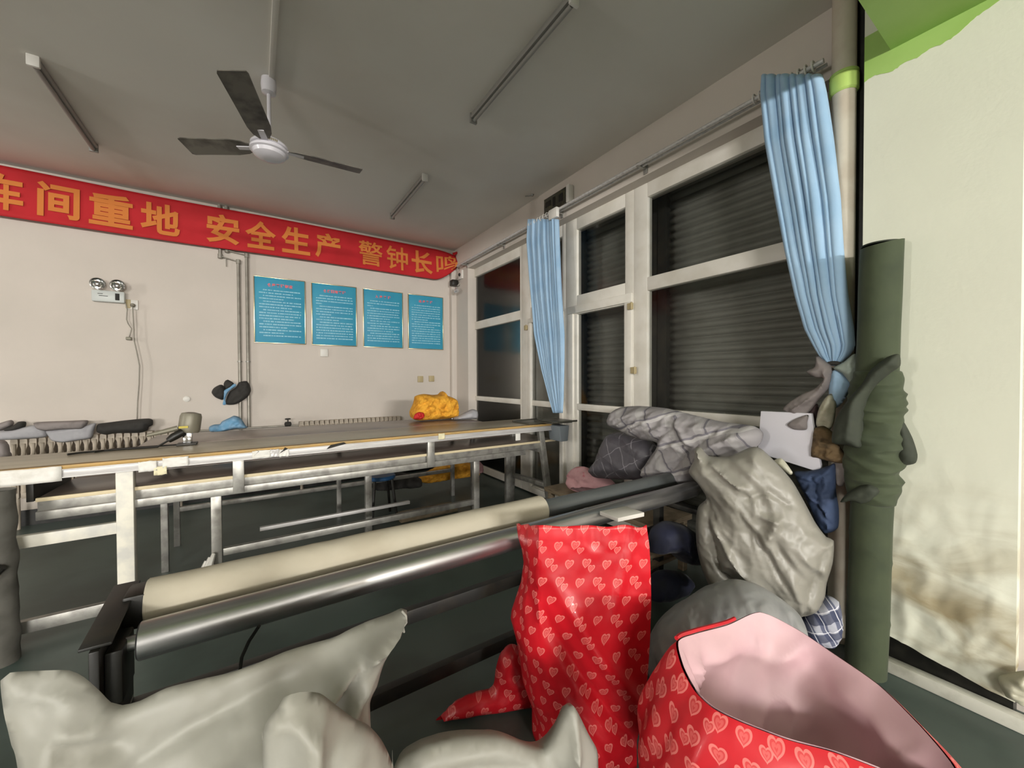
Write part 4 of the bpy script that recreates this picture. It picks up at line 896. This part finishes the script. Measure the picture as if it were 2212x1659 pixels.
tag(cloth('garment', [(1716, 1020), (1740, 1018), (1765, 1014), (1790, 1006), (1804, 1003), (1806, 1060), (1812, 1100), (1810, 1140), (1785, 1152), (1765, 1130), (1750, 1095), (1732, 1055)], (2.58, 1.05), (2.6, .75), .05, .04, M['navy2'], None,
  creases=[([(1725, 1030), (1770, 1045), (1800, 1015)], -.02, .012), ([(1750, 1060), (1790, 1100), (1795, 1140)], .025, .012), ([(1760, 1030), (1775, 1090), (1800, 1130)], -.025, .01)], nz=(.018, 14, 2, 1.2), res=.008, R=.06, seed=36), 'crumpled navy blue garment wedged beside the olive roll', 'garment')
# rags knotted below the long curtain
def rag(ol, x, m, label, f=.03, seed=0, cr=(), nz=(.012, 14, 2, .8)): return tag(cloth('rag', ol, (x, 1.2), (x+.005, .7), f, .015, M[m], None, creases=cr, nz=nz, res=.007, R=.05, seed=seed), label, 'rag')
rag([(1764, 768), (1785, 782), (1797, 792), (1797, 815), (1790, 838), (1770, 862), (1750, 888), (1730, 903), (1710, 899), (1692, 884), (1705, 869), (1735, 850), (1762, 838), (1780, 818), (1762, 816), (1742, 803), (1760, 792)], 2.64, 'grey_rag', 'mauve grey rag hanging left of the curtain knot', .03, 41, [([(1790, 800), (1775, 850), (1720, 885)], .025, .012)])
rag([(1800, 795), (1822, 782), (1848, 764), (1858, 800), (1848, 825), (1840, 832), (1820, 808)], 2.63, 'greenish', 'grey green rag sticking out right of the curtain knot', .025, 42)
rag([(1780, 862), (1796, 850), (1806, 870), (1804, 900), (1798, 922), (1782, 936), (1763, 918), (1767, 888)], 2.625, 'clear', 'cloudy plastic film below the blue curtain tail', .03, 43)
rag([(1738, 920), (1745, 888), (1766, 872), (1768, 905), (1757, 946), (1740, 944)], 2.66, 'maroon', 'dark maroon rag in front of the foam board', .02, 44)
rag([(1760, 925), (1780, 920), (1800, 935), (1815, 965), (1832, 990), (1822, 1001), (1795, 998), (1768, 990), (1752, 985), (1755, 950)], 2.6, 'brownrag', 'shredded brown rag beside the foam board', .03, 45, nz=(.02, 22, 1.5, .3))
rag([(1700, 918), (1712, 908), (1725, 902), (1746, 896), (1744, 912), (1742, 928), (1716, 928)], 2.585, 'grey_rag', 'small grey flap lying against the foam board', .012, 46)
tag(cloth('rag', [(1802, 1000), (1830, 995), (1832, 1030), (1820, 1050), (1806, 1045)], (2.62, 1.0), (2.62, .7), .02, .02, M['grey_rag'], None, nz=(.008, 12, 1, 0), res=.008, R=.03, seed=47), 'pale brown rag between navy garment and olive roll', 'rag')
rag([(1665, 1000), (1688, 990), (1712, 1020), (1706, 1026), (1690, 1015)], 2.55, 'clear', 'scrap of film on top of the beige sack', .012, 48)

# olive roll leaning on the pillar, with an olive jacket tied round it
r0 = Vector((2.592, .655, .0)); r1 = Vector((2.632, .618, 2.165)); RRd = .082
t = thing('fabric_roll', r0, 'tall olive green fabric roll leaning against the pillar', 'fabric roll')
ax = (r1-r0).normalized()
def olive(u, v):
    a = 2*PI*u; p = r0.lerp(r1, v); r = RRd+.004*noise.noise(Vector((math.cos(a), v*7, math.sin(a))))
    s = v*7+u*.8; r += .0035*max(0, 1-abs((s % 1)-.5)/.06) if v < .45 else 0
    return p+Vector((math.cos(a)*r, math.sin(a)*r, .015*math.sin(a*1+2) if v > .99 else 0))
MB().grid(olive, 40, 120, True).build('wound_fabric', M['olive'], t)
MB().lathe([(.03, 0), (.078, .0), (.08, .006), (.03, .006)], r1-ax*.006, ax, 40).build('roll_end', M['olive2'], t)
t = thing('olive_jacket', r0+Vector((0, 0, .85)), 'olive jacket wrapped and tied round the middle of the olive roll', 'jacket')
zT, zB = at(1910, 800, x=2.55).z, at(1900, 1095, x=2.55).z
def jk(u, v):
    a = 2*PI*u; z = zB+(zT-zB)*v; p = r0.lerp(r1, z/2.165)
    env = math.sin(PI*min(1, max(0, v)))**.35
    r = .076+.028*env+env*(.016*(1-2*abs(noise.noise(Vector((a*.5, z*17, 1)))))+.01*noise.noise(Vector((a*1.2, z*28, 2))))
    return (p.x+math.cos(a)*r, p.y+math.sin(a)*r, z+.03*math.sin(a+1)*(1-abs(2*v-1)))
MB().grid(jk, 64, 90, True).build('body', M['olive'], t, solid=.003)
o = cloth('sleeve', [(1862, 830), (1880, 800), (1915, 772), (1942, 765), (1945, 790), (1925, 805), (1895, 830), (1875, 860), (1866, 900), (1862, 965), (1830, 962), (1797, 955), (1805, 905), (1830, 865)], (2.5, .85), (2.52, .5), .05, .03, M['olive2'], None, creases=[([(1850, 850), (1835, 955)], .015, .02), ([(1880, 840), (1930, 800)], -.02, .01)], nz=(.008, 9, 2, 1.2), res=.009, R=.05)
adopt(o, t)
o = cloth('hood', [(1940, 900), (1955, 915), (1972, 948), (1982, 982), (1978, 1000), (1960, 1005), (1940, 1005), (1935, 950)], (2.6, .62), (2.62, .4), .03, .03, M['olive2'], None, nz=(.008, 9, 2, 1.2), res=.009, R=.04)
adopt(o, t)
o = cloth('tied_end', [(1815, 1085), (1830, 1065), (1855, 1050), (1880, 1045), (1900, 1060), (1885, 1080), (1860, 1088), (1840, 1082)], (2.5, .85), (2.52, .55), .03, .03, M['olive2'], None, nz=(.012, 14, 2, .3), res=.008, R=.03)
adopt(o, t)
tag(cloth('plastic_bag', [(2155, 1465), (2175, 1455), (2225, 1450), (2235, 1500), (2215, 1525), (2190, 1510), (2170, 1500)], (2.69, .25), (2.69, .1), .04, .02, M['clear'], None, nz=(.015, 16, 1, .5), res=.008, R=.04, seed=51), 'crumpled pale film at the foot of the pillar', 'bag')

# ================================================================== foreground bags
sackA = tag(cloth('woven_sack', [(1, 1470), (22, 1453), (80, 1449), (150, 1448), (182, 1463), (215, 1492), (240, 1517), (264, 1523), (302, 1514), (360, 1486), (430, 1468), (500, 1452), (560, 1431), (620, 1406), (680, 1388), (722, 1377), (760, 1357), (802, 1339), (842, 1325), (866, 1314), (879, 1318), (877, 1336), (862, 1370), (846, 1400), (831, 1430), (822, 1456), (815, 1482), (801, 1512), (800, 1550), (815, 1800), (830, 2300), (820, 3400), (300, 3400), (120, 2600), (45, 1720), (22, 1600), (8, 1540)], (-.35, 1.0), (.35, 1.06), .035, .13, M['sack'], None,
  creases=[([(250, 1522), (320, 1520), (420, 1478), (560, 1440), (700, 1392), (860, 1320)], 0.024, .012), ([(865, 1330), (760, 1430), (640, 1540), (480, 1660)], 0.090, .035), ([(850, 1360), (790, 1460), (730, 1570), (700, 1660)], 0.060, .025), ([(770, 1420), (690, 1530), (560, 1650)], -0.070, .022), ([(80, 1500), (110, 1570), (160, 1600), (250, 1600)], -0.040, .03), ([(240, 1530), (210, 1570), (120, 1580), (90, 1650)], 0.050, .03), ([(600, 1460), (480, 1530), (300, 1640)], -0.040, .04), ([(10, 1500), (120, 1500), (220, 1510)], 0.024, .014)],
  nz=(.011, 6, 2.8, .6), res=.0088, R=.1, pw=1.3, tilt=-.22, tz=.9, floor=.003, seed=61, em=.07), 'large white woven sack at the left with a pointed corner', 'sack')
q0 = [at(a, b, y=1.02) for a, b in ((868, 1320), (877, 1330), (878, 1345), (871, 1355), (873, 1366))]
so = MB().tube(q0, .0028, 6).build('tie_string', M['sack']); adopt(so, sackA)
tag(cloth('woven_sack', [(567, 1700), (566, 1600), (574, 1562), (585, 1545), (600, 1530), (612, 1507), (648, 1495), (690, 1497), (722, 1520), (762, 1550), (795, 1566), (822, 1595), (842, 1635), (855, 1690), (870, 1900), (880, 3200), (560, 3200)], (0, .76), (.4, .82), .05, .03, M['sack'], None,
  creases=[([(580, 1555), (640, 1545), (670, 1570), (660, 1660)], .02, .014), ([(700, 1520), (660, 1580), (640, 1660)], .022, .02), ([(620, 1520), (600, 1600), (600, 1670)], -.02, .018), ([(760, 1560), (700, 1590), (690, 1660)], -.012, .02), ([(820, 1600), (800, 1580), (730, 1580)], .014, .014)], nz=(.009, 8, 2, 1.2), res=.009, R=.08, pw=1.5, floor=.003, seed=62, em=.05), 'smaller white sack at the bottom centre with a rounded folded top', 'sack')
tag(cloth('woven_sack', [(848, 1700), (850, 1660), (868, 1642), (910, 1621), (960, 1606), (1012, 1598), (1080, 1597), (1112, 1605), (1150, 1621), (1176, 1624), (1196, 1600), (1215, 1560), (1230, 1531), (1239, 1525), (1252, 1546), (1271, 1585), (1290, 1621), (1293, 1665), (1300, 1800), (1300, 3000), (860, 3000)], (.33, .92), (.75, .78), .035, .1, M['sack'], None,
  creases=[([(860, 1660), (960, 1620), (1080, 1610), (1160, 1640)], .016, .01), ([(880, 1665), (1000, 1640), (1140, 1640)], -.012, .012), ([(1240, 1535), (1235, 1600), (1220, 1670)], .03, .014), ([(1180, 1630), (1200, 1650), (1190, 1680)], -.02, .02)], nz=(.008, 8, 2.5, 0), res=.009, R=.08, pw=1.5, floor=.003, seed=63, em=.06), 'white sack at the bottom edge with a peaked corner before the red bag', 'sack')

# tall red bag printed with hearts
def red_bag():
    t = thing('gift_bag', (1.1, 1.15, 0), 'tall standing red bag printed with hearts beside the rollers', 'bag')
    #        py,   SL,   FL,   FR
    rows = [(1136, 1116, 1165, 1396), (1180, 1120, 1164, 1402), (1215, 1128, 1163, 1404), (1250, 1132, 1163, 1405), (1300, 1126, 1163, 1406), (1370, 1106, 1166, 1404), (1390, 1104, 1168, 1403), (1450, 1118, 1176, 1399), (1540, 1130, 1190, 1390), (1600, 1150, 1210, 1375), (1700, 1180, 1250, 1350), (1800, 1190, 1260, 1340)]
    pts = []
    for py, sl, fl, fr_ in rows:
        a = at(sl, py, d=1.66); b = at(fl, py+(0 if py > 1140 else -4), d=1.5); c = at(fr_, py+(0 if py > 1140 else 4), d=1.5); e = c+(a-b)*.9+Vector((.0, .05, 0))
        z = max((b.z+c.z)/2, .0); pts.append((a, b, c, e, z))
    ztop = pts[0][4]
    rows2 = [p for p in pts if p[4] > .02]
    la = rows2[-1]; rows2.append(tuple(Vector((q.x, q.y, 0)) for q in la[:4])+(0.0,))
    seg = (8, 30, 8, 30); vs = []; uvs = []; NV = 70; mb = MB(); nper = sum(seg)
    zs = [r[4] for r in rows2]
    def at_z(z):
        for i in range(len(zs)-1):
            if z >= zs[i+1]-1e-9: break
        k = (zs[i]-z)/max(1e-6, zs[i]-zs[i+1]); return [rows2[i][j].lerp(rows2[i+1][j], k) for j in range(4)]
    for j in range(NV+1):
        z = ztop*(1-j/NV); A = at_z(z); ring = [A[0], A[1], A[2], A[3]]; per = 0
        for s in range(4):
            p, q = ring[s], ring[(s+1) % 4]; d = (q-p); L = d.length
            nrm = Vector((d.y, -d.x, 0)).normalized()
            if nrm.dot((p+q)/2-(A[0]+A[2])/2) < 0: nrm = -nrm
            for i in range(seg[s]):
                k = i/seg[s]; r = p.lerp(q, k); r.z = z-(.10*(1-j/NV)**6)*(1-k if s == 0 else 0 if s == 1 else k if s == 2 else 1)*(.5 if s == 0 else 1)
                edge = math.sin(PI*k)
                low = min(1, (j/NV)*2.2)
                if s == 1:
                    uu, vv = k*L, z
                    dsp = .03*edge*low
                    # diagonal folds running from the upper left down to the right
                    for (c0_, sl_, am, wd) in ((.24, .55, -.03, .03), (.36, .62, .028, .035), (.12, .5, .02, .03), (.0, .5, -.02, .03)):
                        dd = (uu-(c0_+(.62-vv)*sl_-.24)); dsp += am*math.exp(-(dd/wd)**2)*edge**.5*min(1, max(0, (.80-vv)/.2))
                    dsp += .012*math.exp(-((uu-(.36-(.88-vv)*.28))/.012)**2)*min(1, max(0, (vv-.55)/.1))
                    dsp += .012*noise.noise(Vector((uu*7, vv*7, 3)))*low*edge+.0035*noise.noise(Vector((uu*22, vv*22, 4)))
                    if z > .84: dsp += .006*math.sin(uu*50)*edge
                else: dsp = .02*edge*low+.012*noise.noise(Vector((k*4+s, z*9, 5)))*edge
                mb.v.append(tuple(r+nrm*dsp+Vector((0, 0, (.004*math.sin(k*17+s)+.012*(k-.5)*0) if j == 0 else 0)))); uvs.append((per+k*L, z))
            per += L
    for j in range(NV):
        for i in range(nper):
            mb.f.append([j*nper+i, j*nper+(i+1) % nper, (j+1)*nper+(i+1) % nper, (j+1)*nper+i])
    me = mb.build('outer_film', M['heart'], t, uvs=uvs, solid=.003, angle=55)
    A = at_z(ztop-.16); cc = sum(A, Vector())/4
    MB().add([tuple(Vector((q.x, q.y, ztop-.16))*.94+Vector((cc.x, cc.y, ztop-.16))*.06) for q in A], [(0, 1, 2, 3)]).build('contents', M['dk_cloth'], t, solid=.02)
red_bag()
tag(cloth('gift_bag', [(941, 1557), (960, 1540), (985, 1517), (1025, 1499), (1060, 1490), (1068, 1470), (1070, 1450), (1076, 1425), (1085, 1407), (1110, 1392), (1150, 1420), (1180, 1500), (1200, 1620), (1120, 1640), (1060, 1625), (1000, 1592), (970, 1575)], (.75, 1.55), (1.1, 1.4), .045, .05, M['heart'], None, nz=(.012, 8, 2, .5), res=.012, R=.1, floor=.002, seed=71), 'slumped red heart bag lying in the shade left of the tall one', 'bag')

# open bag, pink inside
def open_bag():
    t = thing('gift_bag', (1.45, .55, 0), 'wide open red heart bag showing its pink lining', 'bag')
    far = [(1461, 1386, 1.12), (1500, 1369, 1.2), (1570, 1350, 1.28), (1640, 1322, 1.32), (1720, 1358, 1.29), (1800, 1411, 1.22), (1900, 1480, 1.12), (1990, 1568, 1.02), (2060, 1650, .95), (2100, 1730, .9)]
    near = [(2060, 1760, .82), (1980, 1700, .81), (1895, 1660, .83), (1800, 1625, .86), (1700, 1598, .89), (1600, 1560, .93), (1540, 1530, .97), (1500, 1492, 1.02), (1472, 1440, 1.07)]
    P = [at(a, b, d=d) for a, b, d in far+near]; n = len(P); K = 8
    ring = []
    for i in range(n):
        a, b, c, d = P[i-1], P[i], P[(i+1) % n], P[(i+2) % n]
        for j in range(K):
            k = j/K; q = .5*(2*b+(c-a)*k+(2*a-5*b+4*c-d)*k*k+(3*b-a-3*c+d)*k**3); ring.append(q.lerp(b.lerp(c, k), .3))
    N = len(ring); cen = sum(ring, Vector())/N
    lens = [0]
    for i in range(N): lens.append(lens[-1]+(ring[(i+1) % N]-ring[i]).length)
    LV = 40; mb = MB(); uvs = []
    for j in range(LV+1):
        v = j/LV
        for i in range(N+1):
            r = ring[i % N]; out = Vector((r.x-cen.x, r.y-cen.y, 0)); o_ = out.normalized()
            sw = .13*math.sin(PI*min(1, v*1.15))**.8-.05*v
            z = r.z*(1-v)
            p = Vector((r.x, r.y, z))+o_*sw
            s = lens[i] if i < N else lens[-1]
            p += o_*(.016*noise.noise(Vector((math.cos(2*PI*i/N)*4, math.sin(2*PI*i/N)*4, v*6)))*min(1, v*6))
            mb.v.append(tuple(p)); uvs.append((s*1.0, -v*.75))
    for j in range(LV):
        for i in range(N): mb.f.append([j*(N+1)+i, j*(N+1)+i+1, (j+1)*(N+1)+i+1, (j+1)*(N+1)+i])
    mb.build('outer_film', M['heart2'], t, uvs=uvs, angle=80)
    mb = MB(); LV = 34
    for j in range(LV+1):
        v = j/LV
        for i in range(N):
            r = ring[i]; out = Vector((cen.x-r.x, cen.y-r.y, 0))
            sh = .02+.4*v**2
            p = Vector((r.x, r.y, r.z-.34*v**.9))+out*sh*.9
            q = 2*PI*i/N
            f = .04*(1-2*abs(noise.noise(Vector((i/N*13+v*1.6, v*.9, 2)))))*1.5+.012*noise.noise(Vector((i/N*24, v*3, 4)))
            p -= out.normalized()*f*min(1, v*5)*(1-v*.6)*(-1)
            mb.v.append(tuple(p+Vector((0, 0, .002))))
    for j in range(LV):
        for i in range(N): mb.f.append([j*N+i, j*N+(i+1) % N, (j+1)*N+(i+1) % N, (j+1)*N+i])
    mb.f.append([LV*N+i for i in range(N)])
    mb.build('lining', M['pink'], t, angle=80)
    e = [ring[i]+Vector((0, 0, .006)) for i in range(0, int(2.4*K))]
    part_label(MB().tube([p+Vector((0, 0, .004)) for p in e], .006, 6).build('rim_fold', M['heart2'], t), 'red folded rim')
M['heart2'] = heart_mat('red_heart_film_large', P=.11, Q=.055)
open_bag()
bpy.context.view_layer.update()
